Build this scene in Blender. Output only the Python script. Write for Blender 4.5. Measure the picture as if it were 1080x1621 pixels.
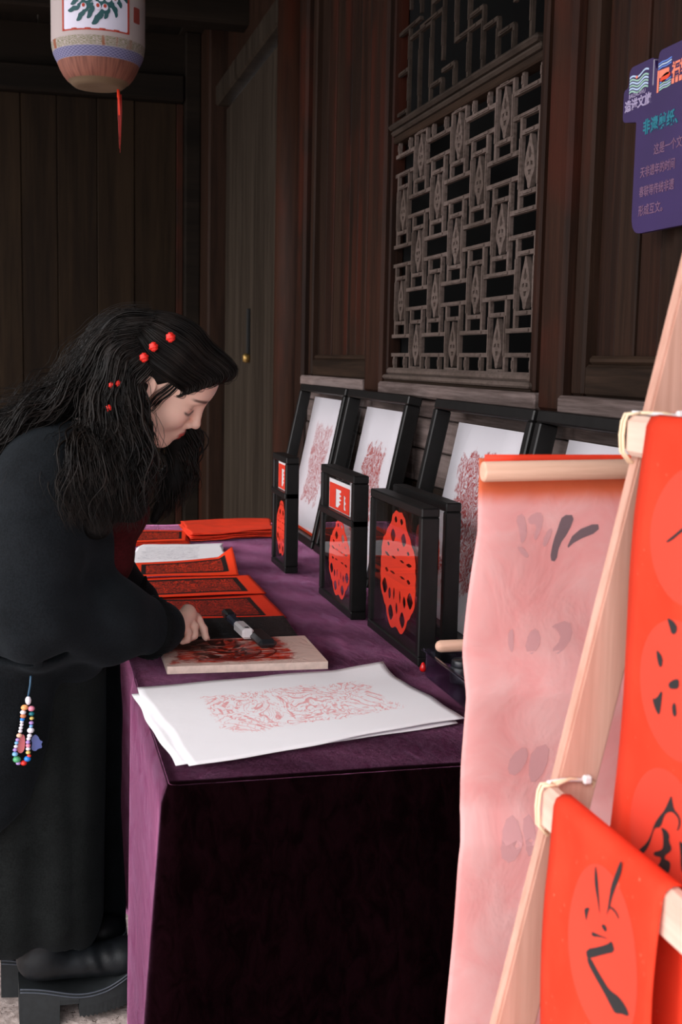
import bpy, bmesh, math, random
import numpy as np
from mathutils import Vector, Matrix

for o in list(bpy.data.objects):
    bpy.data.objects.remove(o)
SC = bpy.context.scene
COL = SC.collection
random.seed(7)
RNG = np.random.default_rng(11)

# ------------------------------------------------------------------ camera
cam_d = bpy.data.cameras.new('camera')
cam = bpy.data.objects.new('camera', cam_d)
COL.objects.link(cam)
cam_d.sensor_fit = 'VERTICAL'
cam_d.sensor_height = 36.0
cam_d.lens = 1900.0 / 1621.0 * 36.0
cam_d.clip_start = 0.05
def _camera_matrix():
    v = np.array([50 - 540.0, 810.5 - 560.0, 1900.0]); v /= np.linalg.norm(v)
    r = 0.0205
    uz = -(v[0] * r + v[1]) / v[2]
    u = np.array([r, 1, uz]); u /= np.linalg.norm(u)
    x = np.cross(u, v)
    R = np.array([x, v, u])
    M = Matrix.Identity(4)
    for i in range(3):
        M[i][0] = R[i, 0]; M[i][1] = R[i, 1]; M[i][2] = -R[i, 2]
    M[2][3] = 1.4
    return M
cam.matrix_world = _camera_matrix()
cam_d.dof.use_dof = True
cam_d.dof.focus_distance = 2.65
cam_d.dof.aperture_fstop = 8.0
SC.camera = cam

# ------------------------------------------------------------------ sky, sun, exposure
world = bpy.data.worlds.new('overcast_sky')
SC.world = world
world.use_nodes = True
wn = world.node_tree
wn.nodes.clear()
wo = wn.nodes.new('ShaderNodeOutputWorld')
wb = wn.nodes.new('ShaderNodeBackground')
wb.inputs[0].default_value = (0.98, 0.97, 1.0, 1)
wb.inputs[1].default_value = 1.0
wn.links.new(wb.outputs[0], wo.inputs[0])
sun_d = bpy.data.lights.new('cloud_bright_sun', 'SUN')
sun = bpy.data.objects.new('cloud_bright_sun', sun_d)
COL.objects.link(sun)
sun_d.energy = 1.6
sun_d.angle = math.radians(70)
sun_d.color = (1.0, 0.95, 0.92)
sun.rotation_euler = Vector((0.62, 0.30, -0.72)).to_track_quat('-Z', 'Y').to_euler()
SC.view_settings.view_transform = 'Standard'
SC.view_settings.look = 'None'
SC.view_settings.exposure = 1.25
SC.view_settings.gamma = 1.0
SC.view_settings.use_curve_mapping = False
SC.cycles.use_denoising = True
SC.cycles.max_bounces = 8
SC.cycles.transparent_max_bounces = 16
SC.cycles.caustics_reflective = False
SC.cycles.caustics_refractive = False

# ------------------------------------------------------------------ materials
MATS = {}
class NT:
    """small node-tree helper"""
    def __init__(s, name):
        m = bpy.data.materials.new(name); m.use_nodes = True
        s.m = m; s.t = m.node_tree; s.t.nodes.clear()
        s.out = s.t.nodes.new('ShaderNodeOutputMaterial')
    def n(s, typ, ins=None, **props):
        k = s.t.nodes.new(typ)
        for a, b in props.items(): setattr(k, a, b)
        for a, b in (ins or {}).items(): s.set(k.inputs[a], b)
        return k
    def set(s, sock, v):
        if isinstance(v, bpy.types.NodeSocket): s.t.links.new(v, sock)
        else:
            if hasattr(sock.default_value, '__len__') and len(sock.default_value) == 4 and len(v) == 3: v = (*v, 1)
            sock.default_value = v
    def math(s, op, a, b=0.0, c=None):
        k = s.n('ShaderNodeMath', operation=op)
        s.set(k.inputs[0], a); s.set(k.inputs[1], b)
        if c is not None: s.set(k.inputs[2], c)
        return k.outputs[0]
    def mix(s, f, a, b):
        k = s.n('ShaderNodeMix', data_type='RGBA')
        s.set(k.inputs[0], f); s.set(k.inputs[6], a); s.set(k.inputs[7], b)
        return k.outputs[2]
    def step(s, v, lo, hi):
        k = s.n('ShaderNodeMapRange', {0: v, 1: lo, 2: hi, 3: 0.0, 4: 1.0}); k.interpolation_type = 'SMOOTHSTEP'
        return k.outputs[0]
    def noise(s, vec, scale, detail=3.0, rough=0.55, dist=0.0, out=0):
        k = s.n('ShaderNodeTexNoise', {'Vector': vec, 'Scale': scale, 'Detail': detail, 'Roughness': rough, 'Distortion': dist})
        return k.outputs[out]
    def mapping(s, vec, scale=(1, 1, 1), loc=(0, 0, 0), rot=(0, 0, 0)):
        return s.n('ShaderNodeMapping', {'Vector': vec, 'Location': loc, 'Rotation': rot, 'Scale': scale}).outputs[0]
    def coord(s, which='Object'): return s.n('ShaderNodeTexCoord').outputs[which]
    def pos(s): return s.n('ShaderNodeNewGeometry').outputs['Position']
    def bump(s, h, strength=0.3, dist=0.01):
        return s.n('ShaderNodeBump', {'Height': h, 'Strength': strength, 'Distance': dist}).outputs[0]
    def bsdf(s, col, rough=0.5, **ins):
        k = s.n('ShaderNodeBsdfPrincipled')
        s.set(k.inputs['Base Color'], col); s.set(k.inputs['Roughness'], rough)
        for a, b in ins.items(): s.set(k.inputs[a.replace('_', ' ')], b)
        return k
    def done(s, shader):
        s.t.links.new(shader.outputs[0] if hasattr(shader, 'outputs') else shader, s.out.inputs[0])
        MATS[s.m.name] = s.m
        return s.m

def plain(name, col, rough=0.5, noise=0.0, nscale=40, bump=0.0, bscale=200, **ins):
    t = NT(name)
    P = t.coord()
    c = col
    if noise:
        f = t.noise(P, nscale, 4)
        c = t.mix(t.step(f, 0.3, 0.7), tuple(x * (1 - noise) for x in col), tuple(min(1, x * (1 + noise)) for x in col))
    b = t.bsdf(c, rough, **ins)
    if bump: t.set(b.inputs['Normal'], t.bump(t.noise(P, bscale, 2), bump, 0.002))
    return t.done(b)

def wood(name, dark, light, axis='z', freq=14.0, rough=0.6, red=None, redpos=0.62, dust=None, bump=0.25, stretch=0.05, spec=0.10):
    """weathered wood with its grain along the given world axis"""
    t = NT(name)
    P = t.pos()
    oi = t.n('ShaderNodeObjectInfo').outputs['Random']
    sc = {'x': (stretch, 1, 1), 'y': (1, stretch, 1), 'z': (1, 1, stretch)}[axis]
    v = t.mapping(P, sc)
    off = t.n('ShaderNodeVectorMath', {0: v}, operation='ADD')
    cmb = t.n('ShaderNodeCombineXYZ', {0: t.math('MULTIPLY', oi, 31.0), 1: t.math('MULTIPLY', oi, 17.0), 2: t.math('MULTIPLY', oi, 7.0)})
    t.set(off.inputs[1], cmb.outputs[0]); v = off.outputs[0]
    g = t.noise(v, freq, 5, 0.65, 0.4)
    fine = t.noise(v, freq * 7, 3, 0.6)
    blot = t.noise(P, 2.3, 3, 0.6)
    f = t.math('ADD', t.math('MULTIPLY', g, 0.7), t.math('MULTIPLY', fine, 0.3))
    f = t.math('ADD', f, t.math('MULTIPLY', t.math('SUBTRACT', oi, 0.5), 0.12))
    c = t.mix(t.step(f, 0.32, 0.68), dark, light)
    if red:
        rn = t.noise(t.mapping(v, (1, 1, 1), (3, 5, 1)), freq * 0.45, 2)
        c = t.mix(t.math('MULTIPLY', t.math('MULTIPLY', t.step(rn, redpos - 0.1, redpos + 0.06), 0.6), t.step(blot, 0.4, 0.6)), c, red)
    if dust:
        c = t.mix(t.math('MULTIPLY', t.step(blot, 0.35, 0.7), t.step(fine, 0.3, 0.6)), c, dust)
    b = t.bsdf(c, rough, Specular_IOR_Level=spec)
    t.set(b.inputs['Normal'], t.bump(t.math('ADD', g, t.math('MULTIPLY', fine, 0.6)), bump, 0.004))
    return t.done(b)

OLD = wood('old_brown_wood', (0.0085, 0.0042, 0.0025), (0.0270, 0.0132, 0.0080), 'z', 16, red=(0.042, 0.0105, 0.0052))
OLD2 = wood('old_red_wood', (0.0098, 0.0044, 0.0027), (0.0330, 0.0130, 0.0074), 'z', 16, red=(0.050, 0.0100, 0.0048), redpos=0.55)
OLDY = wood('old_brown_rail', (0.011, 0.0066, 0.0042), (0.034, 0.0195, 0.0125), 'y', 18)
SILL = wood('grey_sill_wood', (0.065, 0.046, 0.041), (0.215, 0.165, 0.155), 'y', 22, rough=0.8, bump=0.5)
GREYDOOR = wood('grey_door_wood', (0.0135, 0.0092, 0.0060), (0.041, 0.031, 0.0225), 'z', 12, rough=0.75)
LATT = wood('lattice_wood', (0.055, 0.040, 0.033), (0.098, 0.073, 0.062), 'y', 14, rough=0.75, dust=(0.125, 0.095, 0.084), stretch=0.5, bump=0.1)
LATTD = wood('shaded_lattice_wood', (0.022, 0.016, 0.0125), (0.046, 0.034, 0.027), 'y', 14, rough=0.75, stretch=0.5, bump=0.1)  # darker copy of the lattice wood, the eave's shade put into its colour
BACKW = wood('back_wall_wood', (0.0075, 0.0040, 0.0020), (0.0215, 0.0125, 0.0062), 'z', 9, rough=0.7)
BEAM = wood('beam_wood', (0.005, 0.0035, 0.0024), (0.014, 0.0095, 0.0065), 'x', 9, rough=0.75)
CEILW = wood('eave_wood', (0.005, 0.004, 0.003), (0.014, 0.010, 0.007), 'y', 6, rough=0.8)
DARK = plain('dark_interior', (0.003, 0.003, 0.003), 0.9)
PINE = wood('pale_pine', (0.49, 0.265, 0.200), (0.65, 0.385, 0.305), 'z', 20, rough=0.55, bump=0.08, stretch=0.04)
PINEY = wood('pale_pine_bar', (0.60, 0.40, 0.32), (0.76, 0.56, 0.46), 'y', 20, rough=0.55, bump=0.08, stretch=0.04)
PINEX = wood('pale_pine_dowel', (0.60, 0.35, 0.25), (0.76, 0.48, 0.36), 'x', 30, rough=0.5, bump=0.05)
FRAMEB = plain('black_frame_wood', (0.0055, 0.0050, 0.0050), 0.42, 0.3, 30, Specular_IOR_Level=0.35)
CORD = plain('cream_cord', (0.86, 0.66, 0.45), 0.6)
WHITEP = plain('white_plastic', (0.85, 0.82, 0.83), 0.4)
BRASS = plain('brass', (0.35, 0.22, 0.07), 0.4, Metallic=0.8)
REDP = plain('red_paper', (0.80, 0.040, 0.008), 0.65, 0.12, 12)
REDCUT = plain('red_paper_cut', (0.85, 0.035, 0.008), 0.7)
INK = plain('black_ink', (0.012, 0.011, 0.012), 0.75)
INKGHOST = plain('ink_show_through', (0.155, 0.100, 0.115), 0.9)
INKGHOST2 = plain('faint_ink_show_through', (0.57, 0.285, 0.295), 0.9)
SPOTRED = plain('faded_red_medallion', (0.68, 0.0425, 0.0165), 0.75)
PURPLE = plain('purple_board', (0.030, 0.013, 0.082), 0.5, 0.08, 6)
PURPLEEDGE = plain('pale_board_edge', (0.22, 0.20, 0.27), 0.5)
TEAL = plain('teal_lettering', (0.008, 0.15, 0.21), 0.6)
MAUVE = plain('mauve_lettering', (0.16, 0.080, 0.15), 0.6)
LILAC = plain('lilac_lettering', (0.33, 0.28, 0.44), 0.6)
LOGOW = plain('pale_blue_print', (0.42, 0.55, 0.75), 0.6)
LOGOB = plain('blue_print', (0.10, 0.20, 0.60), 0.6)
LOGOO = plain('salmon_print', (0.80, 0.22, 0.14), 0.6)
LOGOR = plain('red_print', (0.70, 0.06, 0.02), 0.6)
LOGOG = plain('green_print', (0.30, 0.50, 0.42), 0.6)
BLACKP = plain('black_plastic', (0.012, 0.013, 0.016), 0.35)
BLUEP = plain('blue_black_plastic', (0.018, 0.03, 0.06), 0.3)
FLOORM = None

def floor_mat():
    t = NT('pebbled_stone'); P = t.pos()
    v = t.n('ShaderNodeTexVoronoi', {'Vector': P, 'Scale': 55.0}, feature='F1')
    n = t.noise(P, 60, 4)
    big = t.noise(P, 3, 3)
    c = t.mix(t.step(n, 0.35, 0.65), (0.42, 0.33, 0.30), (0.72, 0.60, 0.56))
    pit = t.step(t.noise(P, 95, 2, 0.5, 1.0), 0.62, 0.68)
    c = t.mix(pit, c, (0.10, 0.07, 0.055))
    c = t.mix(t.step(v.outputs[0], 0.0, 0.35), t.mix(0.35, c, (0.30, 0.2, 0.15)), c)
    c = t.mix(t.math('MULTIPLY', big, 0.4), c, (0.45, 0.36, 0.33))
    b = t.bsdf(c, 0.8)
    t.set(b.inputs['Normal'], t.bump(t.math('SUBTRACT', n, t.math('MULTIPLY', pit, 0.8)), 0.6, 0.006))
    return t.done(b)
FLOORM = floor_mat()

def velvet_mat():
    t = NT('purple_velvet'); P = t.pos()
    n = t.noise(P, 9, 4, 0.6)
    crush = t.noise(t.mapping(P, (1.0, 0.35, 0.5)), 38, 4, 0.65, 0.8)
    fine = t.noise(P, 700, 2)
    sh = t.mix(t.step(crush, 0.30, 0.62), (0.80, 0.22, 0.50), (1.0, 0.42, 0.78))
    sh = t.mix(t.step(n, 0.35, 0.7), sh, (0.95, 0.34, 0.66))
    base = t.mix(t.step(crush, 0.3, 0.7), (0.0016, 0.0005, 0.0007), (0.0045, 0.0012, 0.0020))
    nrm = t.bump(t.math('ADD', t.math('MULTIPLY', fine, 0.5), crush), 0.30, 0.004)
    d = t.n('ShaderNodeBsdfDiffuse', {'Color': base, 'Normal': nrm})
    s = t.n('ShaderNodeBsdfSheen', {'Color': sh, 'Roughness': 0.20, 'Normal': nrm})
    s2 = t.n('ShaderNodeBsdfSheen', {'Color': sh, 'Roughness': 0.12, 'Normal': nrm})
    a0 = t.n('ShaderNodeAddShader', {0: s2.outputs[0], 1: s.outputs[0]})
    a = t.n('ShaderNodeAddShader', {0: d.outputs[0], 1: a0.outputs[0]})
    return t.done(a)
VELVET = velvet_mat()

def wool_mat(name, col, sheen=0.25, tint=(0.5, 0.6, 0.7)):
    t = NT(name); P = t.coord()
    f = t.noise(P, 260, 3)
    g = t.noise(P, 18, 3)
    c = t.mix(t.step(t.math('ADD', t.math('MULTIPLY', f, .6), t.math('MULTIPLY', g, .4)), 0.35, 0.65), tuple(x * 0.7 for x in col), tuple(x * 1.35 for x in col))
    b = t.bsdf(c, 0.95, Specular_IOR_Level=0.1, Sheen_Weight=sheen, Sheen_Roughness=0.5, Sheen_Tint=tint)
    t.set(b.inputs['Normal'], t.bump(f, 0.35, 0.003))
    return t.done(b)
COAT = wool_mat('black_wool', (0.0058, 0.0072, 0.0088), 0.05)
SKIRT = wool_mat('charcoal_cloth', (0.0074, 0.0086, 0.0086), 0.04)
RIB = wool_mat('black_knit', (0.0032, 0.0035, 0.0038), 0.04)
MAROON = wool_mat('maroon_cloth', (0.032, 0.003, 0.004), 0.05, (0.6, 0.2, 0.2))

def schlick(t, f0=0.08, top=0.92):
    """reflectance of a thin pane (both faces) from the angle of view, the same from either side"""
    g = t.n('ShaderNodeNewGeometry')
    dt = t.n('ShaderNodeVectorMath', {0: g.outputs['Normal'], 1: g.outputs['Incoming']}, operation='DOT_PRODUCT').outputs['Value']
    c_ = t.math('SUBTRACT', 1.0, t.math('ABSOLUTE', dt))
    return t.math('ADD', f0, t.math('MULTIPLY', t.math('POWER', c_, 5.0), top))
def glass_mat():
    t = NT('clear_glass')
    tr = t.n('ShaderNodeBsdfTransparent', {'Color': (0.98, 0.985, 0.98, 1)})
    gl = t.n('ShaderNodeBsdfGlossy', {'Color': (1, 1, 1, 1), 'Roughness': 0.015})
    mx = t.n('ShaderNodeMixShader', {0: schlick(t, .04, .6), 1: tr.outputs[0], 2: gl.outputs[0]})
    return t.done(mx)
GLASS = glass_mat()
def clear_plastic():
    t = NT('clear_plastic')
    fr = schlick(t, .05, .7)
    tr = t.n('ShaderNodeBsdfTransparent', {'Color': (0.80, 0.80, 0.86, 1)})
    gl = t.n('ShaderNodeBsdfGlossy', {'Color': (0.9, 0.9, 1, 1), 'Roughness': 0.12})
    mx = t.n('ShaderNodeMixShader', {0: t.math('ADD', fr, 0.06), 1: tr.outputs[0], 2: gl.outputs[0]})
    return t.done(mx)
CLEARP = clear_plastic()

def uvs(t): return t.n('ShaderNodeUVMap').outputs[0]
def sep(t, v):
    k = t.n('ShaderNodeSeparateXYZ', {0: v}); return k.outputs[0], k.outputs[1]
def band(t, x, a, b, soft=0.01):
    return t.math('MULTIPLY', t.step(x, a - soft, a + soft), t.math('SUBTRACT', 1.0, t.step(x, b - soft, b + soft)))
def line_art(t, uv, scale=(9, 5, 1), seed=0.0, thick=0.10, dist=1.2):
    """contour lines of a warped noise: carved line work"""
    v = t.mapping(uv, scale, (seed, seed * 1.7, 0))
    n = t.noise(v, 1.0, 3, 0.55, dist)
    k = t.math('FRACT', t.math('MULTIPLY', n, 9.0))
    a = t.math('ABSOLUTE', t.math('SUBTRACT', k, 0.5))
    return t.math('SUBTRACT', 1.0, t.step(a, thick * 0.5, thick * 1.2))

def paper_print(name, paper, ink, box, art=(14, 9, 1), seed=0.0, thick=0.14, amount=1.0, solid=0.0, edge=0.06, redline=False, rough=0.75, border=0.0, fade=0.0, trans=True):
    """paper with a block print in the box (u0,u1,v0,v1)"""
    t = NT(name); uv = uvs(t); u, v = sep(t, uv)
    w = t.noise(t.mapping(uv, (9, 9, 1), (seed, 0, 0)), 1.0, 4, 0.65)
    du = t.math('MULTIPLY', t.math('SUBTRACT', w, 0.5), edge * 2.4)
    dv = t.math('MULTIPLY', t.math('SUBTRACT', t.noise(t.mapping(uv, (9, 9, 1), (7 + seed, 3, 0)), 1.0, 4, 0.65), 0.5), edge * 2.4)
    m = t.math('MULTIPLY', band(t, t.math('ADD', u, du), box[0], box[1], 0.012), band(t, t.math('ADD', v, dv), box[2], box[3], 0.012))
    l1 = line_art(t, uv, art, seed, thick)
    l2 = line_art(t, uv, (art[0] * 2.3, art[1] * 2.1, 1), seed + 4, thick * 0.9, 0.6)
    blot = t.step(t.noise(t.mapping(uv, (art[0] * 1.2, art[1] * 1.2, 1), (seed, 2, 0)), 1.0, 4, 0.7), 0.45, 0.60)
    f = t.math('MAXIMUM', l1, t.math('MULTIPLY', l2, 0.75))
    f = t.math('MAXIMUM', f, t.math('MULTIPLY', blot, solid))
    dry = t.step(t.noise(t.mapping(uv, (60, 60, 1)), 1.0, 3, 0.7), 0.34, 0.60)
    f = t.math('MULTIPLY', f, t.math('ADD', 0.62, t.math('MULTIPLY', dry, 0.38)))
    f = t.math('MULTIPLY', t.math('MULTIPLY', f, m), amount)
    if border:
        bo = t.math('MULTIPLY', band(t, u, box[0], box[1], 0.004), band(t, v, box[2], box[3], 0.006))
        bi = t.math('MULTIPLY', band(t, u, box[0] + border * 0.6, box[1] - border * 0.6, 0.004), band(t, v, box[2] + border, box[3] - border, 0.006))
        f = t.math('MAXIMUM', f, t.math('MULTIPLY', t.math('SUBTRACT', bo, bi), 1.0))
    if fade:
        f = t.math('MULTIPLY', f, t.math('SUBTRACT', 1.0, t.math('MULTIPLY', t.step(v, 0.55, 0.95), fade)))
    c = t.mix(f, paper, ink)
    if redline:
        c = t.mix(t.math('SUBTRACT', 1.0, t.step(v, 0.018, 0.022)), c, (0.75, 0.05, 0.01))
    b = t.bsdf(c, rough, Specular_IOR_Level=0.2)
    t.set(b.inputs['Normal'], t.bump(t.noise(t.mapping(uv, (6, 6, 1)), 1.0, 3), 0.15, 0.01))
    return t.done(b)

WPAPER = (0.86, 0.84, 0.87)
PAPER1 = paper_print('white_sheet_red_lines', WPAPER, (0.72, 0.10, 0.10), (0.20, 0.84, 0.26, 0.78), (5.5, 3.0, 1), 2.0, 0.12, 0.70, 0.08, 0.06)
PAPER0 = plain('white_paper', WPAPER, 0.75, Specular_IOR_Level=0.2)
PAPERK = paper_print('white_sheet_grey_lines', WPAPER, (0.25, 0.24, 0.30), (0.10, 0.72, 0.12, 0.86), (1.2, 6, 1), 5.0, 0.12, 0.55, 0.1, 0.05)
REDK1 = paper_print('red_sheet_black_print', (0.80, 0.045, 0.008), (0.010, 0.005, 0.005), (0.12, 0.92, 0.14, 0.88), (7, 3, 1), 1.0, 0.36, 1.0, 0.75, 0.004, border=0.075)
REDK2 = paper_print('red_sheet_black_print_second', (0.76, 0.040, 0.008), (0.010, 0.005, 0.005), (0.10, 0.88, 0.12, 0.88), (8, 3.2, 1), 3.0, 0.38, 1.0, 0.8, 0.004, border=0.075)
REDK3 = paper_print('red_sheet_black_print_shaded', (0.62, 0.030, 0.008), (0.014, 0.005, 0.005), (0.10, 0.88, 0.10, 0.88), (9, 3.4, 1), 6.0, 0.42, 0.95, 0.9, 0.004, border=0.06)  # this sheet lies in shadow; the shadow is put into a darker red
BLKBLOCK = paper_print('inked_black_block', (0.0045, 0.0045, 0.005), (0.24, 0.24, 0.25), (0.45, 0.985, 0.03, 0.98), (14, 5, 1), 9.0, 0.07, 0.34, 0.0, 0.06, rough=0.55)
def inked_board():
    t = NT('red_inked_board'); uv = uvs(t); u, v = sep(t, uv)
    st = t.noise(t.mapping(uv, (5, 22, 1)), 1.0, 4, 0.65, .3)              # brush streaks along the block
    w = t.math('MULTIPLY', t.math('SUBTRACT', t.noise(t.mapping(uv, (7, 5, 1), (2, 1, 0)), 1.0, 4, .7), .5), .34)
    m = t.math('MULTIPLY', band(t, t.math('ADD', u, w), .06, .80, .03), band(t, t.math('ADD', v, t.math('MULTIPLY', w, .6)), .10, 1.1, .03))
    red = t.math('MULTIPLY', m, t.step(st, .38, .50))
    c = t.mix(red, (0.74, 0.54, 0.47), t.mix(t.step(t.noise(uv, 9, 3), .4, .6), (0.30, 0.010, 0.004), (0.66, 0.035, 0.008)))
    art = line_art(t, uv, (3.2, 1.7, 1), 4.0, .38, 1.0)
    core = t.math('MULTIPLY', band(t, t.math('ADD', u, w), .20, .56, .05), band(t, v, .16, .95, .04))
    c = t.mix(t.math('MULTIPLY', core, art), c, (0.060, 0.006, 0.004))
    dk = t.math('MULTIPLY', t.math('SUBTRACT', 1.0, t.step(t.math('ADD', u, t.math('MULTIPLY', w, 1.6)), .20, .46)), t.step(t.math('ADD', v, w), .42, .70))
    c = t.mix(t.math('MULTIPLY', dk, .93), c, (0.014, 0.006, 0.005))
    b = t.bsdf(c, .45, Specular_IOR_Level=.3)
    t.set(b.inputs['Normal'], t.bump(art, .4, .002))
    return t.done(b)
BOARDP = inked_board()
PRINTS = [paper_print('framed_print_%d' % i, (0.74, 0.70, 0.76), c, b, a, i * 2.1, th, am, so, ed, redline=(i == 0), fade=fa)
          for i, (c, b, a, th, am, so, ed, fa) in enumerate([
              ((0.42, 0.07, 0.07), (0.26, 0.72, 0.22, 0.80), (5, 5.5, 1), 0.26, 0.85, 0.35, 0.12, 0.3),
              ((0.40, 0.035, 0.025), (0.24, 0.72, 0.20, 0.76), (6, 6, 1), 0.28, 1.0, 0.6, 0.14, 0.0),
              ((0.36, 0.022, 0.018), (0.20, 0.80, 0.20, 0.86), (6, 6, 1), 0.30, 1.0, 0.6, 0.12, 0.0),
              ((0.50, 0.05, 0.04), (0.20, 0.80, 0.10, 0.60), (6, 6, 1), 0.30, 1.0, 0.6, 0.12, 0.0)])]

def scroll_red():
    t = NT('scroll_red_paper'); uv = uvs(t)
    n = t.noise(t.mapping(uv, (3, 9, 1)), 1.0, 3)
    fl = t.step(t.noise(t.pos(), 140, 2), 0.70, 0.74)
    c = t.mix(t.step(n, 0.35, 0.65), (0.74, 0.043, 0.016), (0.80, 0.056, 0.023))
    c = t.mix(t.math('MULTIPLY', fl, 0.35), c, (0.9, 0.30, 0.18))
    d = t.bsdf(c, 0.7, Specular_IOR_Level=0.15)
    tl = t.n('ShaderNodeBsdfTranslucent', {'Color': (0.80, 0.10, 0.05, 1)})
    mx = t.n('ShaderNodeMixShader', {0: 0.12, 1: d.outputs[0], 2: tl.outputs[0]})
    return t.done(mx)
SCROLLR = scroll_red()
def scroll_pink():
    t = NT('scroll_pink_reverse'); uv = uvs(t)
    n = t.noise(t.mapping(uv, (4, 10, 1)), 1.0, 4, 0.6, 0.6)
    c = t.mix(t.step(n, 0.3, 0.7), (0.88, 0.405, 0.40), (0.90, 0.55, 0.54))
    u_, v_ = sep(t, uv)
    dowel_shade = t.math('SUBTRACT', 1.0, t.step(t.math('ADD', v_, t.math('MULTIPLY', t.math('SUBTRACT', n, 0.5), 0.012)), 0.034, 0.060))
    c = t.mix(dowel_shade, c, (0.74, 0.17, 0.070))      # orange shading below the dowel, painted into the paper colour
    d = t.bsdf(c, 0.75, Specular_IOR_Level=0.2)
    t.set(d.inputs['Normal'], t.bump(n, 0.25, 0.02))
    tl = t.n('ShaderNodeBsdfTranslucent', {'Color': (0.85, 0.26, 0.22, 1)})
    mx = t.n('ShaderNodeMixShader', {0: 0.30, 1: d.outputs[0], 2: tl.outputs[0]})
    return t.done(mx)
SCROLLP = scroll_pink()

# ------------------------------------------------------------------ object helpers
def link(name, mesh, parent=None, mat=None, smooth=False):
    o = bpy.data.objects.new(name, mesh); COL.objects.link(o)
    if parent is not None: o.parent = parent
    if mat is not None and not mesh.materials: mesh.materials.append(mat)
    if smooth:
        mesh.polygons.foreach_set('use_smooth', [True] * len(mesh.polygons))
    return o
def tag(o, label=None, cat=None, group=None, kind=None):
    if label: o['label'] = label
    if cat: o['category'] = cat
    if group: o['group'] = group
    if kind: o['kind'] = kind
    return o
def empty(name, loc=(0, 0, 0), rot=(0, 0, 0), parent=None):
    o = bpy.data.objects.new(name, None); COL.objects.link(o)
    o.location = loc; o.rotation_euler = rot
    o.empty_display_size = 0.05
    if parent is not None: o.parent = parent
    return o
def pydata(name, v, f, uv=None):
    me = bpy.data.meshes.new(name)
    me.from_pydata([tuple(map(float, p)) for p in v], [], f)
    if uv is not None:
        l = me.uv_layers.new(name='UVMap')
        idx = np.empty(len(me.loops), dtype=np.int32); me.loops.foreach_get('vertex_index', idx)
        l.data.foreach_set('uv', np.asarray(uv, dtype=np.float32)[idx].ravel())
    me.update()
    return me
def box(name, x0, x1, y0, y1, z0, z1, mat, parent=None, bev=0.003, jit=0.0):
    bm = bmesh.new()
    bmesh.ops.create_cube(bm, size=1.0)
    for v in bm.verts:
        v.co = Vector(((x0 + x1) / 2 + v.co.x * (x1 - x0), (y0 + y1) / 2 + v.co.y * (y1 - y0), (z0 + z1) / 2 + v.co.z * (z1 - z0)))
        if jit: v.co += Vector((random.uniform(-jit, jit), random.uniform(-jit, jit), random.uniform(-jit, jit)))
    b = min(bev, 0.45 * min(abs(x1 - x0), abs(y1 - y0), abs(z1 - z0)))
    if b > 0: bmesh.ops.bevel(bm, geom=bm.edges[:], offset=b, segments=1, affect='EDGES')
    bmesh.ops.recalc_face_normals(bm, faces=bm.faces)
    me = bpy.data.meshes.new(name); bm.to_mesh(me); bm.free()
    return link(name, me, parent, mat)
def grid(name, fn, nu, nv, mat, parent=None, thick=0.0, smooth=True, closed_u=False):
    """surface fn(u,v)->xyz with UVs; optional thickness (solidify)"""
    us = np.linspace(0, 1, nu + 1); vs = np.linspace(0, 1, nv + 1)
    V = []; UV = []
    for v in vs:
        for u in us:
            V.append(fn(u, v)); UV.append((u, v))
    F = [(j * (nu + 1) + i, j * (nu + 1) + i + 1, (j + 1) * (nu + 1) + i + 1, (j + 1) * (nu + 1) + i) for j in range(nv) for i in range(nu)]
    me = pydata(name, V, F, UV)
    o = link(name, me, parent, mat, smooth)
    if thick:
        s = o.modifiers.new('thickness', 'SOLIDIFY'); s.thickness = thick; s.offset = 0
    return o
def tube_data(pts, rad, n=8, cap=True):
    P = np.asarray(pts, float); m = len(P)
    rad = np.full(m, rad) if np.isscalar(rad) else np.asarray(rad, float)
    T = np.gradient(P, axis=0); T /= np.linalg.norm(T, axis=1)[:, None] + 1e-12
    ref = np.array([0, 0, 1.0]) if abs(T[0][2]) < 0.9 else np.array([1.0, 0, 0])
    V = []; a = np.cross(T[0], ref); a /= np.linalg.norm(a)
    ang = np.arange(n) * 2 * np.pi / n
    for i in range(m):
        a = a - T[i] * np.dot(a, T[i]); a /= np.linalg.norm(a) + 1e-12
        b = np.cross(T[i], a)
        V.append(P[i] + rad[i] * (np.cos(ang)[:, None] * a + np.sin(ang)[:, None] * b))
    V = np.concatenate(V)
    F = [(i * n + k, i * n + (k + 1) % n, (i + 1) * n + (k + 1) % n, (i + 1) * n + k) for i in range(m - 1) for k in range(n)]
    if cap:
        F.append(tuple(range(n - 1, -1, -1))); F.append(tuple((m - 1) * n + k for k in range(n)))
    return V, F
def tube(name, pts, rad, mat, parent=None, n=10):
    V, F = tube_data(pts, rad, n)
    return link(name, pydata(name, V, F), parent, mat, True)
def lathe(name, prof, mat, parent=None, n=40, loc=(0, 0, 0)):
    """revolve (r,z) profile about z"""
    V = []; UV = []; m = len(prof)
    for j, (r, z) in enumerate(prof):
        for i in range(n + 1):
            a = 2 * math.pi * i / n
            V.append((loc[0] + r * math.cos(a), loc[1] + r * math.sin(a), loc[2] + z)); UV.append((i / n, j / (m - 1)))
    F = [(j * (n + 1) + i, j * (n + 1) + i + 1, (j + 1) * (n + 1) + i + 1, (j + 1) * (n + 1) + i) for j in range(m - 1) for i in range(n)]
    return link(name, pydata(name, V, F, UV), parent, mat, True)
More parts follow.
